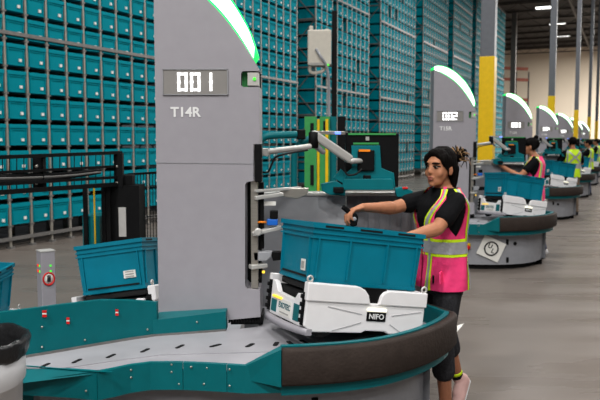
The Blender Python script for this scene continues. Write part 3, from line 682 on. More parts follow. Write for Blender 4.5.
    # details on the cabinet front seen on the far stations
    def cab(px, py, lift):
        x = st2(px, py, TZ + DY - .5).x
        for i in range(len(bp) - 1):
            if bp[i].x <= x <= bp[i + 1].x:
                k = (x - bp[i].x) / max(1e-6, bp[i + 1].x - bp[i].x); y = bp[i].y + (bp[i + 1].y - bp[i].y) * k
                return st2(px, py, y + DY - lift)
        return st2(px, py, TZ + DY - .5 - lift)
    for x, y in ((507.3, 242), (507.3, 260)):
        MB().box(cab(x, y, .004), (.035, .012, .07), bev=.004).build('latch', 'black_plastic', t)
    q = MB(); q.lathe(cab(515, 243.5, .006), [(.01, -.01), (.022, -.01), (.022, .01), (.01, .01)], 14, Matrix.Rotation(PI / 2, 3, 'X')); q.build('key_lock', 'black_plastic', t)
    MB().box(cab(468, 246, .012), (.06, .03, .075), bev=.008).build('stop_box', 'yellow_plastic', t)
    q = MB(); q.lathe(cab(468, 247.5, .04), [(.008, -.02), (.02, -.02), (.03, -.005), (.03, .01), (.01, .02)], 14, Matrix.Rotation(PI / 2, 3, 'X')); q.build('stop_button', 'red_plastic', t)
    CAB['f'] = cab
    return t
CAB = {}

def make_monitor(label):
    Y = 4.55
    t = thing('monitor_on_arm', label, 'monitor', at(262, 150, TZ + .1), 'touch screens on swing arms')
    q = MB(); q.tube(catmull([at(261, 152.5, TZ + .12), at(285, 149.5, TZ + .25), at(303, 147.5, TZ + .34), at(311, 146, TZ + .37), at(314.5, 142, TZ + .38), at(315, 136, TZ + .38)], 4), .018, 10); q.build('lower_arm', 'cast_alloy', t)
    MB().box(at(264, 152, TZ + .12), (.05, .06, .045), bev=.006).build('arm_clamp', 'cast_alloy', t)
    q = MB(); q.lathe(at(313.5, 140, TZ + .38), [(.022, -.05), (.03, -.045), (.03, .045), (.022, .05)], 14); q.build('arm_joint', 'black_plastic', t)
    q = MB(); q.bar(at(312, 133.5, TZ + .37), at(351, 160, Y - .08), .035, .055, bev=.012); q.build('upper_arm', 'cast_alloy', t)
    q = MB(); q.capsule(at(315, 145, TZ + .39), at(323, 152, TZ + .42), .022, .016); q.build('spring_cover', 'panel_grey', t)
    MB().bar(at(312, 132.5, TZ + .45), at(345, 133, TZ + .5), .03, .022, bev=.004).build('status_bar', 'brushed_steel', t)
    MB().box(at(338, 133, TZ + .44), (.035, .01, .016), bev=.003).build('status_light', 'led_blue', t)
    q = MB(); q.capsule(at(352, 161, Y - .08), at(361, 161, Y - .03), .020, .016); q.build('wrist_joint', 'cast_alloy', t)
    # screen seen from behind
    q = MB(); pts = [at(x, y, Y) for x, y in ((345.5, 132.5), (399, 133.5), (398.5, 187), (346, 187))]; q.prism(pts, (0, .045, 0), .006); sc = q.build('screen', 'black_plastic', t)
    MB().box(at(372, 134, Y - .004), (.30, .01, .012)).build('screen_edge', 'green_panel', sc)
    MB().box(at(366, 143.5, Y - .006), (.16, .01, .012)).build('screen_edge', 'green_panel', sc)
    MB().box(at(367.5, 138.5, Y - .003), (.022, .004, .024)).build('maker_mark', 'label_print', sc)
    q = MB(); pts = [at(x, y, Y - .02) for x, y in ((351.5, 145.5), (380, 145.5), (381.5, 168), (394, 173), (395.5, 188), (343, 188), (343.5, 176), (352, 168))]; q.prism(pts, (0, .018, 0), .003); bkt = q.build('bracket', 'monitor_teal', t)
    MB().box(at(366, 160.5, Y - .032), (.105, .02, .13), bev=.006).build('mount_plate', 'black_plastic', bkt)
    MB().box(at(364.5, 150.5, Y - .045), (.07, .004, .014)).build('warning_label', 'orange_plastic', bkt)
    MB().box(at(367, 178, Y - .032), (.05, .02, .035), bev=.004).build('socket', 'black_plastic', bkt)
    q = MB(); q.prism([at(x, y, Y - .06) for x, y in ((344, 179), (392, 179), (394, 190), (342, 190))], (0, .05, 0), .003); q.build('shelf', 'monitor_teal', t)
    q = MB(); q.prism([at(x, y, Y - .05) for x, y in ((321, 184), (336, 181), (346, 187), (345, 196), (330, 195), (322, 191))], (0, .06, 0), .004); q.build('side_tray', 'monitor_teal', t)
    q = MB(); q.prism([at(x, y, Y - .03) for x, y in ((333, 178), (341, 169), (347, 175), (344, 184))], (0, .03, 0), .003); q.build('side_tray', 'monitor_teal', t)
    MB().box(at(338.5, 190, Y - .085), (.065, .05, .035), bev=.006).build('tray_insert', 'black_plastic', t)
    q = MB(); q.prism([at(x, y, Y - .05) for x, y in ((395, 189), (402, 187), (413, 191), (412, 198), (397, 197))], (0, .06, 0), .004); q.build('side_tray', 'monitor_teal', t)
    MB().box(at(405, 188, Y - .04), (.035, .03, .012), bev=.003).build('red_tag', 'red_plastic', t)
    q = MB(); q.tube(catmull([at(x, y, Y - .07) for x, y in ((345, 162), (345, 170), (348, 175), (356, 174), (362, 169))], 4), .006, 6); q.build('cable', 'black_matt', t)
    q = MB(); q.tube(catmull([at(x, y, TZ + .2) for x, y in ((262, 172), (268, 172), (272, 164), (276, 157), (290, 153), (308, 150))], 4), .006, 6); q.build('cable', 'black_matt', t)
    return t

bin0 = make_bin('teal storage bin the woman reaches into, tilted on the nearest robot')
pose(bin0, (0.252, 3.889, 0.883), 22.7, 8.2, -2.9)
rob0 = make_robot('white robot with a black name plate under the tilted bin at the near station')
pose(rob0, (0.252, 3.889, 0.883), 22.7, 8.2, -2.9, RB)
st_labels = ['round grey and teal picking station in the foreground showing 001', 'second round picking station, showing 002, behind the woman', 'third picking station, showing 003, behind the pink vest in the distance',
             'fourth picking station down the aisle, beside the lime vest with silver cross', 'fifth picking station down the aisle, small in the distance', 'sixth picking station down the aisle, second farthest', 'farthest picking station at the end of the row']
mon0 = make_monitor('black touch screen seen from behind with teal bracket, beside the woman')
mon_w = ['', 'screen with teal bracket left of the distant pink-vested worker', 'screen with teal bracket left of the worker in lime vest', 'screen with teal bracket at the fourth station', 'screen with teal bracket at the fifth station', 'screen with teal bracket at the sixth station', 'screen with teal bracket at the farthest station']
bin_w = ['', 'teal bin on the second station, left of the distant pink vest', 'teal bin on the third station, in front of the lime vest', 'teal bin on the fourth station in the distance', 'teal bin on the fifth station in the distance', 'teal bin on the sixth station in the distance', 'teal bin on the farthest station']
rob_w = ['', 'white robot under the bin on the second station', 'white robot under the bin on the third station', 'white robot on the fourth station in the distance', 'white robot on the fifth station in the distance', 'white robot on the sixth station in the distance', 'white robot on the farthest station']
for i in range(7):
    s = make_station(i + 1, st_labels[i])
    off = Vector((DX * i, DY * i, 0))
    s.location = s.location + off
    if i:
        for src, words in ((mon0, mon_w[i]), (bin0, bin_w[i]), (rob0, rob_w[i])):
            c = copy_tree(src); c.location = src.location + off; c['label'] = words
        if i == 1:
            p = CAB['f'](491, 248.5, .006) + off; p.y -= .012
            pr = thing('paper_sign', 'white paper with a round certification mark taped aslant on the second station', 'sign', p)
            R = Matrix.Rotation(0.42, 3, 'Y')
            MB().box(p, (0.30, 0.004, 0.26), R).build('sheet', 'paper', pr)
            q = MB()
            q.tube([p + R @ Vector((0.085 * math.cos(k * PI / 16), -.004, 0.085 * math.sin(k * PI / 16))) for k in range(33)], 0.010, 6, caps=False); q.build('mark_ring', 'ink', pr)
            RT = Matrix.Translation(p + Vector((0, -.0045, 0))) @ R.to_4x4() @ FACE_CAM
            put_text('mark_letter', 'U', 0.078, 'ink', pr, RT @ Matrix.Translation((-0.026, 0.022, 0)), bold=0.002)
            put_text('mark_letter', 'L', 0.078, 'ink', pr, RT @ Matrix.Translation((0.030, -0.022, 0)), bold=0.002)
# rear bins on the exit lane of the near station
for v, words in (((-1.095, 4.674, 0.688, -7.8 + 90, 0, 0), 'teal bin with a white label behind the teal wall, left of the near tower'), ):
    o = copy_tree(bin0); o['label'] = words
    Rr = Matrix.Rotation(math.radians(-7.8), 4, 'Z') @ Matrix.Rotation(math.radians(-8.5), 4, 'Y') @ Matrix.Rotation(math.radians(-7.4), 4, 'X') @ Matrix.Rotation(math.radians(90), 4, 'Z')
    Mx = Matrix.Translation((-1.095, 4.674, 0.688)) @ Rr; o.location = Mx.to_translation(); o.rotation_euler = Mx.to_euler()
    for ch in list(o.children):
        if ch.name.startswith('label'): bpy.data.objects.remove(ch)
    RL = Matrix.Rotation(-0.045, 3, 'Y')
    ORG[o.name] = Vector()
    MB().box((-0.3185, -0.115, 0.098), (0.004, 0.078, 0.046), RL).build('label', 'paper', o)
    for kk in range(3): MB().box((-0.321, -0.115, 0.083 + .015 * kk), (0.002, 0.055, 0.007), RL).build('label_print', 'label_print', o)
    r = copy_tree(rob0); r['label'] = 'white robot half hidden behind the teal wall, left of the near tower'
    Mx = Mx @ Matrix.Translation((0, 0, RB)); r.location = Mx.to_translation(); r.rotation_euler = Mx.to_euler()
    Mx = Matrix.Translation((-2.10, 4.35, 0.56)) @ Matrix.Rotation(math.radians(4), 4, 'Z') @ Matrix.Rotation(math.radians(4), 4, 'Y') @ Matrix.Rotation(math.radians(90), 4, 'Z')
    o = copy_tree(bin0); o['label'] = 'teal bin cut off by the left edge of the picture, behind the teal wall'; o.location = Mx.to_translation(); o.rotation_euler = Mx.to_euler()
    r = copy_tree(rob0); r['label'] = 'robot hidden under the bin at the left edge of the picture'; Mx = Mx @ Matrix.Translation((0, 0, RB)); r.location = Mx.to_translation(); r.rotation_euler = Mx.to_euler()

# ------------------------------------------------------------------ things around the near station
p0 = at(47, 300, 3.95)
t = thing('indicator_post', 'slim grey post with red lights and a round no-touch sign, behind the teal wall', 'post', (p0.x, p0.y, 0))
R = Matrix.Rotation(math.radians(38), 3, 'Z'); ptop = at(47, 251, 3.95).z
MB().box((p0.x, p0.y, ptop / 2), (0.078, 0.078, ptop), R, 0.003).build('shaft', 'tower_grey', t)
MB().box((p0.x, p0.y, ptop + .003), (0.082, 0.082, 0.006), R).build('cap', 'cast_alloy', t)
nl = R @ Vector((-1, 0, 0)); nr = R @ Vector((0, -1, 0))      # faces turned to the left and to the right of the view
fl = nr; 
for k, y in enumerate((265.5, 271)):
    z = at(47, y, 3.93).z
    for j, (m_, o_) in enumerate((('led_red', -.018), ('led_red', -.002), ('led_green', .014))):
        c = Vector((p0.x, p0.y, z)) + nl * .0395 + Vector((nl.y, -nl.x, 0)) * (-o_)
        MB().box(c, (.004, .012, .013), R).build('signal_light', m_, t)
    c = Vector((p0.x, p0.y, z)) + nr * .0395 + R @ Vector((.012, 0, 0)); MB().box(c, (.010, .004, .010), R).build('signal_light', 'led_green', t)
c = Vector((p0.x, p0.y, at(53, 278.5, 3.93).z)) + nr * .0405; RX = R @ Matrix.Rotation(PI / 2, 3, 'X')
q = MB(); q.lathe(c, [(.001, -.001), (.030, -.001), (.030, .001), (.001, .001)], 20, RX); sg = q.build('sign_disc', 'paper', t)
q = MB(); q.tube([c + nr * .001 + RX @ Vector((.030 * math.cos(k * PI / 12), .034 * math.sin(k * PI / 12), 0)) for k in range(25)], .0045, 6, caps=False); q.build('sign_ring', 'red_plastic', sg)
q = MB(); q.box(c + nr * .002 - Vector((0, 0, .006)), (.020, .003, .022), R, .001)
for k in range(4): q.box(c + nr * .002 + R @ Vector((-.0075 + .005 * k, 0, .012 - .002 * abs(k - 1.5))), (.0035, .003, .020), R)
q.build('hand_mark', 'ink', sg)

# sticker on the near cabinet
p = on(209, 398, 0.42); q = MB(); q.lathe(CAB['f'](209, 398, 0) if False else Vector((at(209, 398, 3.48).x, 3.488, at(209, 398, 3.48).z)), [(.001, -.006), (.026, -.006), (.026, .0), (.001, .0)], 18, Matrix.Rotation(PI / 2, 3, 'X'))
tag(q.build('round_sticker', 'blue_plastic'), 'small round blue sticker low on the near station cabinet', 'sticker')

# trash can
cc = Vector((-1.235, 2.62, 0)); rt = 0.215; zt = 0.895
t = thing('trash_can', 'pale grey round trash can with a black liner, bottom left corner', 'trash can', cc)
q = MB(); q.lathe(cc, [(.165, 0), (.17, .01), (.172, .30), (.172, .66), (.185, .70), (.185, .72), (.20, .74), (.202, .86), (.196, .86), (.165, .30), (.16, .02)], 32); q.build('body', 'can_grey', t)
q = MB(); prof = []
rings = []
random.seed(3)
for r_, z_ in ((.203, .825), (.213, .835), (.216, .85), (.222, .88), (.214, .897), (.196, .892), (.185, .86), (.17, .70), (.15, .45)):
    rings.append([cc + Vector(((r_ + random.uniform(-.003, .003)) * math.cos(2 * PI * k / 40), (r_ + random.uniform(-.003, .003)) * math.sin(2 * PI * k / 40), z_ + random.uniform(-.005, .005))) for k in range(40)])
q.loft(rings, caps=False); q.bm.faces.new([q.bm.verts[i] for i in ()]) if False else None
q.lathe(cc, [(.001, .45), (.15, .45), (.15, .455), (.001, .455)], 40)
q.build('liner', 'liner', t)
t.scale.z = 1.04

# black guard rail and cable track behind the near station
A0, A1 = at(-30, 158.5, 5.0), at(121, 152.5, 6.4)
t = thing('guard_rail', 'black guard rail carrying a cable bundle, in front of the left rack', 'guard rail', Vector((A0.x, A0.y, 0)))
def lerp(a, b_, k): return a + (b_ - a) * k
for nm, y0, y1, w in (('top_rail', 158.5, 152.5, .028), ('mid_rail', 174, 166, .02), ('mid_rail', 186, 177, .024), ('bottom_rail', 194.5, 184, .035)):
    MB().bar(at(-30, y0, 5.0), at(121, y1, 6.4), w).build(nm, 'black_plastic', t)
for k, y0, y1 in ((0, 176.5, 171), (1, 179, 173), (2, 182, 173.5)):
    q = MB(); q.tube(catmull([at(-30, y0, 4.97), at(30, y0 - 1.2, 5.5), at(70, lerp(y0, y1, .6), 5.85), at(100, y1 - 1, 6.15)], 5), .014, 7); q.build('cable', 'rack_steel' if k == 1 else 'black_plastic', t)
for px, w in ((38, .085), (118, .075)):
    k = (px + 30) / 151; Y = 5.0 + 1.4 * k; top = at(px, 155.5 - 3 * k + .5, Y - .02)
    po = MB().quadbox([Vector((top.x + sx * w / 2, Y - .03 + sy * .06, z)) for z in (at(px, 193 - 6 * k, Y).z, top.z) for sx, sy in ((-1, 0), (1, 0), (1, 1), (-1, 1))]).build('upright', 'black_plastic', t)
    for yy in (166.5, 183):
        q = MB(); q.ellip(at(px - 1.5, yy, Y - .035), (.014, .008, .014), seg=8, rings=5); q.build('bolt', 'brushed_steel', po)
for k in range(21):
    f_ = (k + .5) / 21; Y = 5.0 + 1.4 * f_; px = -30 + 151 * f_
    MB().bar(at(px, lerp(158.5, 152.5, f_), Y), at(px, lerp(194, 184, f_), Y), .006).build('wire', 'black_plastic', t)
# control cabinet and mesh fence
Yc = 6.35
t = thing('control_cabinet', 'black cabinet with a pale vertical plate, above the rear teal bin', 'cabinet', Vector((at(125, 200, Yc).x, Yc, 0)))
a, c = at(110, 185.5, Yc), at(141, 300, Yc)
MB().quadbox([Vector((x, y, z)) for z in (0, a.z) for x, y in ((a.x, Yc), (c.x, Yc), (c.x, Yc + .25), (a.x, Yc + .25))]).build('body', 'black_plastic', t)
MB().box(at(122.5, 222, Yc - .004), (.065, .01, .26)).build('plate', 'cast_alloy', t)
MB().box(at(127, 180, Yc + .1), (.12, .12, .10), bev=.01).build('motor', 'black_plastic', t)
t = thing('mesh_fence', 'black wire mesh fence between the cabinet and the near tower', 'fence', Vector((at(150, 200, 6.6).x, 6.6, 0)))
fa, fb = at(128, 174.5, 6.5), at(200, 169.5, 7.1)
MB().bar(fa, fb, .02).build('top_rail', 'black_plastic', t)
for k in range(26):
    p = lerp(fa, fb, k / 25); MB().bar(Vector((p.x, p.y, 0.05)), p, .006 if k % 12 else .03).build('wire', 'black_plastic', t)
for z in (0.1, 0.5, 0.95):
    MB().bar(Vector((fa.x, fa.y, z)), Vector((fb.x, fb.y, z)), .008).build('cross_wire', 'black_plastic', t)
t = thing('lift_frame', 'dark lift frame with a yellow strap, left of the black cabinet', 'frame', Vector((at(95, 200, 6.3).x, 6.3, 0)))
for px in (85, 103.5, 108):
    p = at(px, 186, 6.3); MB().bar(Vector((p.x, p.y, 0)), p, .035).build('upright', 'black_plastic', t)
p = at(94, 187, 6.28); MB().bar(Vector((p.x, p.y, .35)), p, .012).build('strap', 'yellow_plastic', t)
a, c = at(83, 216, 6.35), at(102, 300, 6.35)
MB().quadbox([Vector((x, y, z)) for z in (0.35, a.z) for x, y in ((a.x, 6.33), (c.x, 6.33), (c.x, 6.7), (a.x, 6.7))]).build('teal_panel', 'teal_paint', t)
for z in (0.3,): MB().bar(at(83, 270, 6.3), at(110, 270, 6.3), .03).build('cross_bar', 'black_plastic', t)

# green guarded machine, teal pipes and pole behind the near station
Yg = 7.6
t = thing('green_machine', 'green machine guard with yellow strips behind the monitor arm', 'machine', Vector((at(315, 200, Yg).x, Yg, 0)))
for x0, x1, mt_, dy in ((304.5, 316.5, 'green_panel', 0), (320, 329.5, 'green_panel', 0), (317, 319.5, 'yellow_plastic', .02), (325.5, 328, 'yellow_plastic', -.02), (330, 336, 'teal_paint', .05), (338, 345, 'black_plastic', .08)):
    a, c = at(x0, 116.5 if mt_ != 'yellow_plastic' else 119, Yg + dy), at(x1, 200, Yg + dy)
    MB().quadbox([Vector((x, y, z)) for z in (0.0, a.z) for x, y in ((a.x, a.y), (c.x, a.y), (c.x, a.y + .12), (a.x, a.y + .12))]).build('panel', mt_, t)
for x, y0, y1 in ((312, 123, 134), (325, 121, 130), (312, 165, 185)):
    a, c = at(x - 1.7, y0, Yg - .01), at(x + 1.7, y1, Yg - .01)
    MB().quadbox([Vector((X, Yy, z)) for z in (c.z, a.z) for X, Yy in ((a.x, Yg - .012), (c.x, Yg - .012), (c.x, Yg), (a.x, Yg))]).build('grip_slot', 'dark_slot', t)
t = thing('pipe_guard', 'teal bent pipe guard right of the near tower', 'pipe guard', Vector((at(280, 200, 6.2).x, 6.2, 0)))
q = MB(); q.tube(catmull([Vector((at(258, 200, 6.2).x, 6.2, 0.02)), Vector((at(258, 200, 6.2).x, 6.2, 1.3)), at(259, 147, 6.2), at(263, 138.5, 6.2), at(272, 135.5, 6.2), at(298, 134.5, 6.25)], 6), .032, 10); q.build('pipe', 'teal_paint', t)
q = MB(); q.tube(catmull([Vector((at(294, 200, 6.3).x, 6.3, 0.02)), Vector((at(294, 200, 6.3).x, 6.3, 1.25)), at(294.5, 155, 6.3), at(297.5, 147, 6.3), at(303, 142, 6.32), at(312, 138, 6.35)], 6), .03, 10); q.build('pipe', 'teal_paint', t)
q = MB(); q.bar(at(297, 134.5, 6.25), at(305, 134.5, 6.26), .085, bev=.01); q.build('coupling', 'black_plastic', t)
Yp = 11.0
t = thing('equipment_pole', 'slim black pole standing in front of the racks behind the monitor', 'pole', Vector((at(334.5, 100, Yp).x, Yp, 0)))
p = at(334.5, 11, Yp); MB().bar(Vector((p.x, p.y, 0)), p, .075, .075, up=(0, 1, 0)).build('shaft', 'black_plastic', t)
MB().box((p.x, p.y, .01), (.22, .22, .02)).build('foot_plate', 'black_plastic', t)
MB().bar(at(313, 33, Yp + .02), at(334, 36, Yp + .02), .03).build('bracket', 'rack_steel', t)
MB().bar(at(313, 66, Yp + .02), at(334, 66, Yp + .02), .03).build('bracket', 'rack_steel', t)
p = at(319.5, 48, Yp - .1)
t = thing('junction_box', 'pale equipment box with a cable, mounted on the black pole', 'box', p)
MB().box(p, (.35, .16, .52), Matrix.Rotation(-.06, 3, 'Z'), .02).build('case', 'box_white', t)
MB().box(at(311, 29, Yp - .1), (.06, .1, .08), bev=.01).build('ear', 'box_white', t); MB().box(at(327, 31, Yp - .1), (.06, .1, .05), bev=.01).build('ear', 'box_white', t)
MB().box(at(318, 64, Yp - .2), (.26, .02, .035)).build('name_strip', 'label_print', t)
q = MB(); q.tube(catmull([at(310, 66, Yp - .1), at(310, 71, Yp - .1), at(314, 73, Yp - .1), at(323, 71, Yp - .1), at(325, 66, Yp - .1)], 4), .025, 8); q.build('handle', 'box_white', t)
q = MB(); q.tube(catmull([at(316, 49, Yp - .2), at(321, 57, Yp - .24), at(326, 65, Yp - .2), at(328.5, 78, Yp - .15), at(329, 96, Yp - .1), at(329, 125, Yp - .1)], 4), .022, 8); q.build('cable', 'panel_grey', t)
MB().box(at(328, 65, Yp - .2), (.03, .02, .03)).build('pilot_light', 'led_green', t)

# building columns along the aisle
def column(px, Y, w, ybreak, label, steel='column_grey'):
    p = at(px, 140, Y); hb = at(px, ybreak, Y).z if ybreak else 0
    t = thing('support_column', label, 'column', Vector((p.x, Y, 0)), 'building columns')
    R = Matrix.Rotation(-THETA, 3, 'Z')
    MB().box((p.x, Y, CEIL / 2), (w, w, CEIL), R, .012).build('shaft', steel, t)
    if ybreak: MB().box((p.x, Y, hb / 2), (w + .02, w + .02, hb), R, .012).build('yellow_sleeve', 'column_yellow', t)
    MB().box((p.x, Y, .02), (w + .2, w + .2, .04), R).build('base_plate', 'rack_steel', t)
column(486.5, 13.2, .25, 57, 'grey building column with a yellow sleeve beside the second tower')
column(550.5, 22.6, .19, 96, 'grey column with yellow sleeve above the fourth station light')
column(575.5, 31.5, .17, 110, 'grey column with yellow sleeve above the sixth station light')
column(588.5, 40, .17, 117, 'grey column with yellow sleeve right of the farthest tower')
column(596, 48, .19, 121, 'rightmost grey column at the picture edge')
column(511.5, 60, .40, None, 'pale unpainted column in front of the far beige wall', 'rack_steel')

# pallet rack with orange beams at the far wall
U0 = 72.0
t = thing('pallet_rack', 'far pallet rack with orange beams against the beige wall', 'rack', Vector((at(515, 140, 70).x, 70, 0)))
for k, px in enumerate((502, 514.5, 527)):
    for dy in (0, 1.1):
        p = at(px, 140, 70 + dy); MB().bar(Vector((p.x, p.y, 0)), Vector((p.x, p.y, at(px, 72, 70).z)), .12).build('upright', 'truss_dark', t)
for y in (68, 79, 99, 120):
    for dy in (0, 1.1): MB().bar(at(501, y, 70 + dy), at(528, y + 1, 70 + dy), .12, .30).build('beam', 'orange_beam', t)

# ------------------------------------------------------------------ people
def remesh(name, mb, mats, parent, voxel, smooth=2, faces=None):
    me = mb.mesh(name + '_src', 'skin'); o = bpy.data.objects.new('src', me); C.objects.link(o)
    md = o.modifiers.new('r', 'REMESH'); md.mode = 'VOXEL'; md.voxel_size = voxel; md.use_smooth_shade = True
    if smooth:
        ms = o.modifiers.new('s', 'SMOOTH'); ms.factor = 0.5; ms.iterations = smooth
    dg = bpy.context.evaluated_depsgraph_get(); out = bpy.data.meshes.new_from_object(o.evaluated_get(dg))
    bpy.data.objects.remove(o); bpy.data.meshes.remove(me)
    out.name = name; out.materials.clear()
    for m_ in mats: out.materials.append(M[m_])
    for p in out.polygons:
        p.use_smooth = True; p.material_index = faces(p.center) if faces else 0
    return link(name, out, parent)

# torso cross sections: height, half width, half depth, forward shift  (for a 1.62 m figure)
TORSO = [(0.74, .150, .104, .004), (0.80, .160, .106, .004), (0.88, .164, .108, .002), (0.96, .158, .104, .002), (1.04, .146, .102, .006), (1.12, .150, .108, .012), (1.20, .160, .118, .016), (1.26, .166, .114, .010), (1.30, .160, .098, .004), (1.335, .130, .076, .0), (1.365, .085, .062, -.004), (1.39, .060, .056, -.004)]
def torso_at(z, k=1.0):
    T = TORSO
    if z <= T[0][0] * k: z0 = T[0]; return z0[1] * k, z0[2] * k, z0[3] * k
    for a, b_ in zip(T, T[1:]):
        if a[0] * k <= z <= b_[0] * k:
            u = (z / k - a[0]) / (b_[0] - a[0]); u = u * u * (3 - 2 * u) * .5 + u * .5
            return tuple((a[i] + (b_[i] - a[i]) * u) * k for i in (1, 2, 3))
    return tuple(v * k for v in T[-1][1:])
def torso_pt(phi, z, off, k=1.0):
    off = off + max(0, .90 * k - z) * .10 if off > .02 else off
    """phi 0 = front, +pi/2 = the person's right, pi = back; local x right, y forward"""
    a, b_, s = torso_at(z, k)
    sx, cy = math.sin(phi), math.cos(phi); e = 0.86
    x = math.copysign(abs(sx) ** e, sx) * (a + off); y = math.copysign(abs(cy) ** e, cy) * (b_ + off) + s
    return Vector((x, y, z))
def torso_loft(mb, z0, z1, off, k=1.0, n=28, rows=22):
    mb.loft([[torso_pt(2 * PI * j / n, z0 + (z1 - z0) * i / rows, off, k) for j in range(n)] for i in range(rows + 1)])
def sheet(mb, rows, th_fn):
    """rows of (outer) points, given thickness by inner points"""
    mb.loft(rows, caps=False, closed=False)

def make_vest(t, colour, k=1.0, zb=0.775, cross_back=False):
    q = MB(); OFF = .024; ZT = 1.385 * k; ZA = 1.10 * k; N = 36; zb *= k
    def phi_front(z): 
        u = max(0.0, (z / k - 0.98) / 0.40); return 0.03 + 0.42 * u + 0.55 * u ** 3
    def arm(z):     # armhole edge: angle from front
        u = min(1.0, max(0.0, (z - ZA) / (0.16 * k))); return 0.5 * PI - 0.52 * math.sin(u * PI / 2)
    def rows_of(f0, f1, za, zb_, n, m, off):
        return [[torso_pt(f0(z) + (f1(z) - f0(z)) * j / m, z, off + .004 * math.sin(9 * (f0(z) + (f1(z) - f0(z)) * j / m) + 14 * z), k) for j in range(m + 1)] for z in [za + (zb_ - za) * i / n for i in range(n + 1)]]
    for s in (1, -1):
        for off in (OFF, OFF - .006):
            q.loft(rows_of(lambda z: s * phi_front(z), lambda z: s * PI, zb, ZA, 14, 24, off), caps=False, closed=False)
            q.loft(rows_of(lambda z: s * phi_front(z), lambda z: s * max(arm(z), phi_front(z) + .25), ZA, ZT, 14, 10, off), caps=False, closed=False)
            q.loft(rows_of(lambda z: s * (PI - arm(z) * .98), lambda z: s * PI, ZA, ZT - .01 * k, 14, 10, off), caps=False, closed=False)
    q.build('vest_cloth', colour, t)
    def band(z0, z1, off, nm, mt):
        for s in (1, -1):
            r = MB(); r.loft([[torso_pt(s * (phi_front(z) + (PI - phi_front(z)) * j / 26), z, off + .004 * math.sin(9 * (phi_front(z) + (PI - phi_front(z)) * j / 26) * s + 14 * z), k) for j in range(27)] for z in (z0 * k, (z0 + z1) / 2 * k, z1 * k)], caps=False, closed=False); r.build(nm, mt, t)
    band(.978, 1.082, OFF + .003, 'lime_band', 'tape_lime' if colour != 'vest_lime' else 'tape_silver'); band(.995, 1.065, OFF + .006, 'silver_band', 'tape_silver')
    # tapes running from hem over the shoulder, front and back
    def strip(c, w, off, nm, mt, back):
        for s in (1, -1):
            rows = []
            for i in range(30):
                z = zb + (1.372 * k - zb) * i / 29
                a, b_, sh = torso_at(z, k); pf = phi_front(z)
                cc_ = c if not back else c
                ph = math.asin(min(.97, cc_ * k / (a + off)) ** (1 / .86)) if cc_ * k < a + off else 1.3
                if not back: ph = max(ph, pf + .10)
                dw = w / (a + off)
                rr_ = []
                for j in (-1, 0, 1):
                    p_ = ph + j * dw
                    rr_.append(torso_pt(s * (p_ if not back else PI - p_), z, off + .004 * math.sin(9 * s * (p_ if not back else PI - p_) + 14 * z), k))
                rows.append(rr_)
            r = MB(); r.loft(rows, caps=False, closed=False); r.build(nm, mt, t)
    for back in (False, True):
        strip(.145 if back else .078, .024, OFF + .004, 'lime_tape', 'tape_lime' if colour != 'vest_lime' else 'tape_silver', back)
        strip(.145 if back else .078, .011, OFF + .007, 'silver_tape', 'tape_silver', back)
    for s in (1, -1):                      # trim along the neck opening
        rows = [[torso_pt(s * (phi_front(z) + d), z, OFF + .005, k) for d in (0, .10)] for z in [(.98 + .39 * i / 18) * k for i in range(19)]]
        r = MB(); r.loft(rows, caps=False, closed=False); r.build('neck_trim', colour if colour != 'vest_pink' else 'vest_pink', t)
    if cross_back:
        for s in (1, -1):
            rows = []
            for i in range(20):
                z = (1.08 + .26 * i / 19) * k; xc = s * (-.115 + .23 * i / 19) * k
                a, b_, sh = torso_at(z, k); rr_ = []
                for j in (-1, 0, 1):
                    x = xc + j * .022; ph = math.asin(max(-.98, min(.98, x / (a + OFF)))); rr_.append(torso_pt(PI - ph, z, OFF + .008, k))
                rows.append(rr_)
            r = MB(); r.loft(rows, caps=False, closed=False); r.build('silver_cross_tape', 'tape_silver', t)

def hand(mb, wrist, direction, palm_n, curl, size=1.0):
    """palm and five fingers; palm_n points out of the palm, fingers curl towards it"""
    d = Vector(direction).normalized(); n = Vector(palm_n); n = (n - d * n.dot(d)).normalized(); s = d.cross(n)
    R = Matrix((s, d, n)).transposed(); w = Vector(wrist)
    mb.ellip(w + d * .045 * size, (.040 * size, .052 * size, .017 * size), R)
    mb.capsule(w - d * .01, w + d * .03, .024, .022)
    lens = (.040, .046, .043, .034)
    for i, o_ in enumerate((-.029, -.010, .010, .028)):
        b0 = w + (d * (.085 - .006 * abs(i - 1.3)) + s * o_) * size; dd = d.copy(); p = b0; ang = 0
        for j in range(3):
            ang += curl * (0.55 if j == 0 else 0.8)
            dj = d * math.cos(ang) + n * math.sin(ang); L = lens[i] * (1, .68, .55)[j] * size
            mb.capsule(p, p + dj * L, (.0095 - .0008 * j) * size, (.0090 - .0008 * j) * size, 8); p = p + dj * L
    tb = w + (d * .030 - s * .034) * size; td = (d * .55 - s * .65 + n * .5).normalized()
    mb.capsule(tb, tb + td * .038 * size, .013 * size, .011 * size, 8)
    t2 = (d * .85 - s * .1 + n * .55).normalized(); mb.capsule(tb + td * .038 * size, tb + td * .038 * size + t2 * .03 * size, .0105 * size, .009 * size, 8)

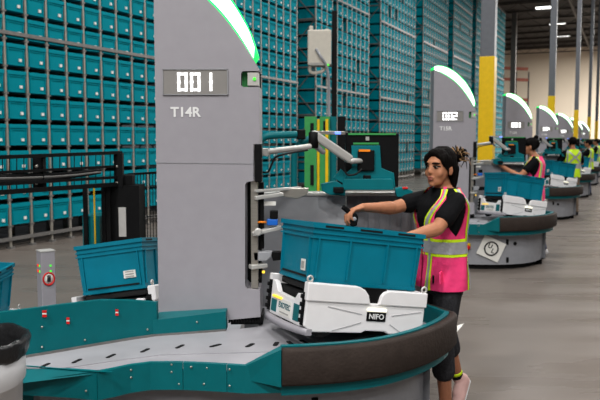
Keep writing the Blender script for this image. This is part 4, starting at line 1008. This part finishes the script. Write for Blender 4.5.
def person(label, loc, rz, J, style, voxel=.006):
    """J: joints in world space (converted to local); figure local: x right, y forward, z up"""
    t = thing('person', label, 'person', (0, 0, 0), style.get('group'), offset=(0, 0, 0))
    t.location = loc; t.rotation_euler = (0, 0, rz)
    inv = (Matrix.Translation(loc) @ Matrix.Rotation(rz, 4, 'Z')).inverted()
    k = style.get('k', 1.0)
    j = {n: (inv @ Vector(p)) for n, p in J.items()}
    for s, nm in ((1, 'r'), (-1, 'l')):
        j.setdefault('sh_' + nm, Vector((s * .158 * k, .0, 1.305 * k)))
        j.setdefault('hip_' + nm, Vector((s * .085 * k, 0, .84 * k)))
        j.setdefault('knee_' + nm, Vector((s * .09 * k, .03, .46 * k)))
        j.setdefault('ank_' + nm, Vector((s * .10 * k, -.02, .085)))
        j.setdefault('toe_' + nm, j['ank_' + nm] + Vector((s * .03, .15, -.055)))
        j.setdefault('heel_' + nm, j['ank_' + nm] + Vector((0, -.045, -.05)))
    hc = j.get('head', Vector((0, .03, 1.50 * k))); hr = style.get('head_yaw', 0.0); hp = style.get('head_pitch', 0.0)
    HR = Matrix.Rotation(hr, 3, 'Z') @ Matrix.Rotation(hp, 3, 'X')
    def H(x, y, z): return hc + HR @ Vector((x, y, z)) * k
    b = MB()
    torso_loft(b, .78 * k, 1.39 * k, -.004, k)
    b.capsule((0, -.01, 1.34 * k), H(0, -.02, -.07), .054 * k, .050 * k)
    for nm in 'rl':
        b.capsule(j['sh_' + nm], j['elb_' + nm], .050 * k, .040 * k); b.capsule(j['elb_' + nm], j['wri_' + nm], .040 * k, .026 * k)
        b.capsule(lerp(j['elb_' + nm], j['wri_' + nm], .1), lerp(j['elb_' + nm], j['wri_' + nm], .45), .043 * k, .036 * k)
        hd = j.get('hand_' + nm); d = (hd - j['wri_' + nm]) if hd is not None else (j['wri_' + nm] - j['elb_' + nm])
        pn = style.get('palm_' + nm); pn = (Matrix.Rotation(-rz, 3, 'Z') @ Vector(pn)) if pn else Vector((0, 0, -1))
        hand(b, j['wri_' + nm], d, pn, style.get('curl_' + nm, .5), k)
        b.capsule(j['hip_' + nm], j['knee_' + nm], .085 * k, .058 * k); b.capsule(j['knee_' + nm], j['ank_' + nm], .054 * k, .036 * k)
        cm = lerp(j['knee_' + nm], j['ank_' + nm], .30) + Vector((0, -.015, 0)); b.capsule(cm, lerp(j['knee_' + nm], j['ank_' + nm], .55), .052 * k, .043 * k)
        b.capsule(j['ank_' + nm], j['heel_' + nm], .034, .030); b.capsule(j['heel_' + nm], j['toe_' + nm], .030, .028)
    # head
    b.ellip(H(0, -.016, .035), (.074 * k, .094 * k, .082 * k), HR); b.ellip(H(0, .022, -.015), (.064 * k, .070 * k, .088 * k), HR)
    b.ellip(H(0, .040, -.070), (.046 * k, .045 * k, .038 * k), HR); b.ellip(H(0, .068, -.092), (.020 * k, .018 * k, .017 * k), HR)       # jaw, chin
    b.ellip(H(0, .066, .034), (.046 * k, .022 * k, .018 * k), HR)                                                                      # brow
    for s in (-1, 1):
        b.ellip(H(s * .034, .054, -.026), (.028 * k, .024 * k, .030 * k), HR)                                                          # cheek
        b.ellip(H(s * .074, -.006, -.010), (.008 * k, .020 * k, .032 * k), HR @ Matrix.Rotation(s * .3, 3, 'Z'))                       # ear
    b.capsule(H(0, .082, .018), H(0, .098, -.018), .0085 * k, .0115 * k); b.ellip(H(0, .093, -.024), (.0165 * k, .013 * k, .009 * k), HR)    # nose
    b.ellip(H(0, .084, -.052), (.024 * k, .014 * k, .008 * k), HR); b.ellip(H(0, .082, -.063), (.021 * k, .013 * k, .008 * k), HR)         # lips
    body = remesh('body', b, ['skin', 'skin_leg'], t, voxel, 3 if voxel < .008 else 2, lambda c: 1 if c.z < .6 else 0)
    if voxel < .008:
        q = MB(); q.ellip(H(0, .0905, -.0515), (.020 * k, .0085 * k, .0052 * k), HR); q.ellip(H(0, .0885, -.0635), (.018 * k, .0085 * k, .0062 * k), HR); q.build('lips', 'lips', t)
        for s in (-1, 1):
            q = MB(); q.ellip(H(s * .032, .0815, .008), (.0135 * k, .007 * k, .0058 * k), HR @ Matrix.Rotation(-s * .35, 3, 'Z')); e = q.build('eye', 'eye_white', t)
            q = MB(); q.ellip(H(s * .031, .0868, .008), (.0075 * k, .004 * k, .0062 * k), HR); q.build('iris', 'iris', e)
            q = MB(); q.tube([H(s * (.017 + .008 * i), .0885 - .0035 * i * i * .5, .0135 + .003 * math.sin(i * .9)) for i in range(5)], .0032 * k, 6); q.build('eyelash', 'iris', e)
            q = MB(); q.tube([H(s * (.014 + .009 * i), .0955 - .0018 * i * i, .030 + .0035 * math.sin(i * .75)) for i in range(5)], [.0035, .0048, .0048, .004, .002], 6); q.build('eyebrow', 'hair_black', t)
    # hair
    h = MB(); hs = style.get('hair', 'short')
    h.ellip(H(0, -.030, .050), (.084 * k, .098 * k, .090 * k), HR)
    h.ellip(H(0, .022, .090), (.062 * k, .054 * k, .032 * k), HR)
    for s in (-1, 1):
        h.ellip(H(s * .062, .026, .050), (.020 * k, .040 * k, .044 * k), HR @ Matrix.Rotation(-.5, 3, 'X'))
        h.ellip(H(s * .070, -.048, .000), (.017 * k, .034 * k, .052 * k), HR)
    if hs == 'long':
        for s in (-1, 1):
            h.capsule(H(s * .018, .056, .090), H(s * .058, .044, .052), .018 * k, .015 * k); h.capsule(H(s * .060, .050, .050), H(s * .075, .020, -.005), .015 * k, .009 * k); h.capsule(H(s * .075, .020, -.005), H(s * .074, .010, -.050), .007 * k, .003 * k)
            h.capsule(H(s * .052, -.070, .00), H(s * .044, -.076, -.085), .036 * k, .030 * k); h.capsule(H(s * .044, -.076, -.085), H(s * .052, -.062, -.165), .028 * k, .010 * k)
            h.capsule(H(s * .068, -.046, -.02), H(s * .066, -.050, -.11), .016 * k, .006 * k)
        for s in (-1, 1): h.ellip(H(s * .066, .000, .040), (.020 * k, .050 * k, .040 * k), HR)
        h.ellip(H(0, -.085, -.040), (.056 * k, .036 * k, .080 * k), HR)
    hair = remesh('hair', h, ['hair_black'], t, max(voxel, .006), 2)
    if hs in ('long', 'bun'):
        bun = MB(); bc = H(-.02, -.160, .072) if hs == 'long' else H(0, -.07, .13)
        bun.ellip(bc, (.034 * k, .032 * k, .036 * k), HR); bo = bun.build('hair_bun', 'hair_black', t)
        rnd = random.Random(5)
        if hs == 'long':
            for i in range(60):
                dv = Vector((rnd.uniform(-1, 1), rnd.uniform(-1, .7), rnd.uniform(-.7, 1))).normalized()
                q = MB(); a0 = bc + HR @ dv * .022; a1 = bc + HR @ (dv * .058 + Vector((0, rnd.uniform(-.012, .012), .008))); a2 = a1 + HR @ Vector((rnd.uniform(-.025, .025), rnd.uniform(-.03, .015), rnd.uniform(-.055, .004)))
                q.tube(catmull([a0, a1, a2], 3), [.006 * (1 - .13 * i2) for i2 in range(7)], 5); q.build('hair_strand', 'hair_tip' if i % 2 else 'hair_black', bo)
    # clothes
    c = MB(); torso_loft(c, .80 * k, 1.375 * k, .010, k)
    for nm in 'rl':
        e = lerp(j['sh_' + nm], j['elb_' + nm], style.get('sleeve', .80)); c.capsule(j['sh_' + nm], e, .056 * k, .060 * k)
    tee = remesh('tee_shirt', c, [style.get('tee', 'tee_black')], t, max(voxel, .007), 2)
    c = MB(); torso_loft(c, .74 * k, .98 * k, .008, k)
    for nm in 'rl':
        hem = style.get('hem', 1.0)
        c.capsule(j['hip_' + nm] - Vector((0, 0, .03)), j['knee_' + nm], .090 * k, .070 * k); c.capsule(j['knee_' + nm], lerp(j['knee_' + nm], j['ank_' + nm], hem), .072 * k, style.get('hem_r', .058) * k)
    remesh('trousers', c, [style.get('trousers', 'denim')], t, max(voxel, .007), 2)
    for nm in 'rl':
        c = MB(); hl, to, an = j['heel_' + nm], j['toe_' + nm], j['ank_' + nm]; up = (an - hl).normalized()
        c.capsule(hl + up * .008, lerp(hl, to, .5) + up * .012, .040, .043); c.capsule(lerp(hl, to, .5) + up * .004, to + up * .004, .043, .034); c.capsule(hl + up * .02, lerp(hl, an, .8), .040, .042)
        c.capsule(hl - up * .016, to - up * .014, .028, .024)
        sh = remesh('shoe', c, [style.get('shoe', 'black_plastic')], t, max(voxel, .006), 2)
        if style.get('sock'):
            q = MB(); q.capsule(hl - up * .040, to - up * .036, .014, .012, 8); q.build('shoe_sole', 'robot_white', sh)
        if style.get('sock') and nm == 'r':
            q = MB(); ax = (lerp(an, j['knee_' + nm], .2) - an); a0 = an + ax * .05
            q.tube([a0, a0 + ax * .30], [.040, .038], 14); q.build('sock', 'black_plastic', t)
            q = MB(); q.tube([a0 + ax * .30, a0 + ax * .55], [.040, .038], 14); q.build('sock_cuff', 'tape_lime', t)
    if style.get('vest'): make_vest(t, style['vest'], k, style.get('vest_hem', .775), style.get('cross', False))
    return t

# the woman at the near station
WL = Vector((0.865, 4.33, 0)); WRZ = math.radians(90 + 17)
Jw = dict(head=at(439.5, 168.5, 4.30), elb_l=at(437, 229, 4.04), wri_l=at(403, 238.5, 3.97), hand_l=at(391, 247, 3.95), elb_r=at(393, 208, 4.36), wri_r=at(363, 207.5, 4.17), hand_r=at(348, 211.5, 4.12),
          knee_l=Vector((.845, 4.20, .46)), ank_l=at(446, 409, 4.22), knee_r=Vector((.90, 4.43, .50)), ank_r=at(457.5, 377, 4.52), heel_r=at(463.5, 379.5, 4.53), toe_r=at(456.5, 409, 4.45))
Jw['toe_l'] = Jw['ank_l'] + Vector((-.14, -.03, -.03)); Jw['heel_l'] = Jw['ank_l'] + Vector((.05, .01, -.025))
woman = person('woman in pink safety vest and black tee scanning a bin at the near station', WL, WRZ, Jw,
       dict(hair='long', vest='vest_pink', vest_hem=.775, trousers='trousers_grey', hem=.42, hem_r=.070, shoe='shoe_pink', sock=True, head_yaw=math.radians(27), head_pitch=.02, palm_r=(-.1, -.25, -1), curl_r=.95, palm_l=(-.2, 0, -1), curl_l=.4, sleeve=.62), .0055)
q = MB(); q.box(torso_pt(-.9, .86, .026), (.09, .012, .07), Matrix.Rotation(-.6, 3, 'Z'), .004); q.build('pocket_flap', 'vest_pink', woman)
q = MB(); q.box(torso_pt(-.62, .845, .032), (.036, .012, .045), Matrix.Rotation(-.5, 3, 'Z'), .004); q.build('pocket_clip', 'black_plastic', woman)
# her hand scanner
sp = at(352, 214, 4.10)
t = thing('hand_scanner', 'black hand scanner held over the near bin', 'scanner', sp)
q = MB(); q.bar(at(342.5, 206.5, 4.12), at(353, 215, 4.13), .028, .030, bev=.008); q.build('handle', 'black_plastic', t)
q = MB(); q.prism([at(x, y, 4.095) for x, y in ((350, 214), (356, 212.5), (358.5, 217), (357, 226), (351, 226.5), (348, 220))], (0, .06, 0), .006); q.build('head', 'black_plastic', t)
q = MB(); q.lathe(at(354.5, 219, 4.092), [(.004, -.002), (.012, -.002), (.012, .002), (.004, .002)], 12, Matrix.Rotation(PI / 2, 3, 'X')); q.build('trigger_ring', 'panel_grey', t)

# workers farther down the aisle
def far_person(label, px, Y, face_deg, style, arms, k=1.03):
    """face_deg: 0 faces away from the camera, 90 faces left, 180 faces the camera; arms: hand targets in local space"""
    p = at(px, 140, Y); loc = Vector((p.x, p.y, 0)); rz = math.radians(face_deg)
    Mw = Matrix.Translation(loc) @ Matrix.Rotation(rz, 4, 'Z'); J = {}
    for nm, (e, w_) in arms.items(): J['elb_' + nm] = Mw @ (Vector(e) * k); J['wri_' + nm] = Mw @ (Vector(w_) * k)
    if 'head' in style: J['head'] = Mw @ (Vector(style['head']) * k)
    for nm in ('knee_r', 'ank_r', 'knee_l', 'ank_l'):
        if nm in style: J[nm] = Mw @ (Vector(style[nm]) * k)
    st = dict(style); st['k'] = k; st['group'] = 'workers farther down the aisle'
    return person(label, loc, rz, J, st, .012)
far_person('worker in pink safety vest and black tee at the second station', 536, 10.25, 68, dict(hair='bun', vest='vest_pink', trousers='denim', shoe='robot_white', hem=1.0, sleeve=.5, head=(0, .07, 1.50), ank_r=(.1, -.12, .10), knee_r=(.09, -.02, .47)),
           dict(l=((-.24, .18, 1.10), (-.20, .42, 1.24)), r=((.20, .20, 1.10), (.16, .44, 1.20))), 1.04)
far_person('worker in lime vest with silver cross, seen from behind at the third station', 573, 15.9, 4, dict(hair='short', vest='vest_lime', cross=True, trousers='khaki', shoe='black_plastic', tee='tee_black', vest_hem=.80),
           dict(l=((-.25, .12, 1.10), (-.17, .38, 1.10)), r=((.25, .10, 1.08), (.15, .36, 1.08))), 1.06)
far_person('worker in lime vest with bare raised arm at the fourth station', 589.5, 21.6, 55, dict(hair='short', vest='vest_lime', trousers='denim', shoe='black_plastic'),
           dict(l=((-.25, .16, 1.14), (-.12, .34, 1.30)), r=((.22, .16, 1.08), (.12, .38, 1.10))), 1.03)
far_person('worker in lime vest farthest away, at the right edge of the picture', 597, 27.2, 60, dict(hair='short', vest='vest_lime', trousers='denim', shoe='black_plastic'),
           dict(l=((-.25, .14, 1.08), (-.15, .36, 1.12)), r=((.22, .16, 1.08), (.12, .38, 1.10))), 1.05)

# white tape mark on the floor behind the woman
q = MB(); q.prism([on(x, y, .001) for x, y in ((452, 334), (454, 326.5), (464, 323.5), (457, 332))], (0, 0, .001))
tag(q.build('floor_mark', 'paper'), 'white tape mark on the floor behind the woman', 'floor mark')
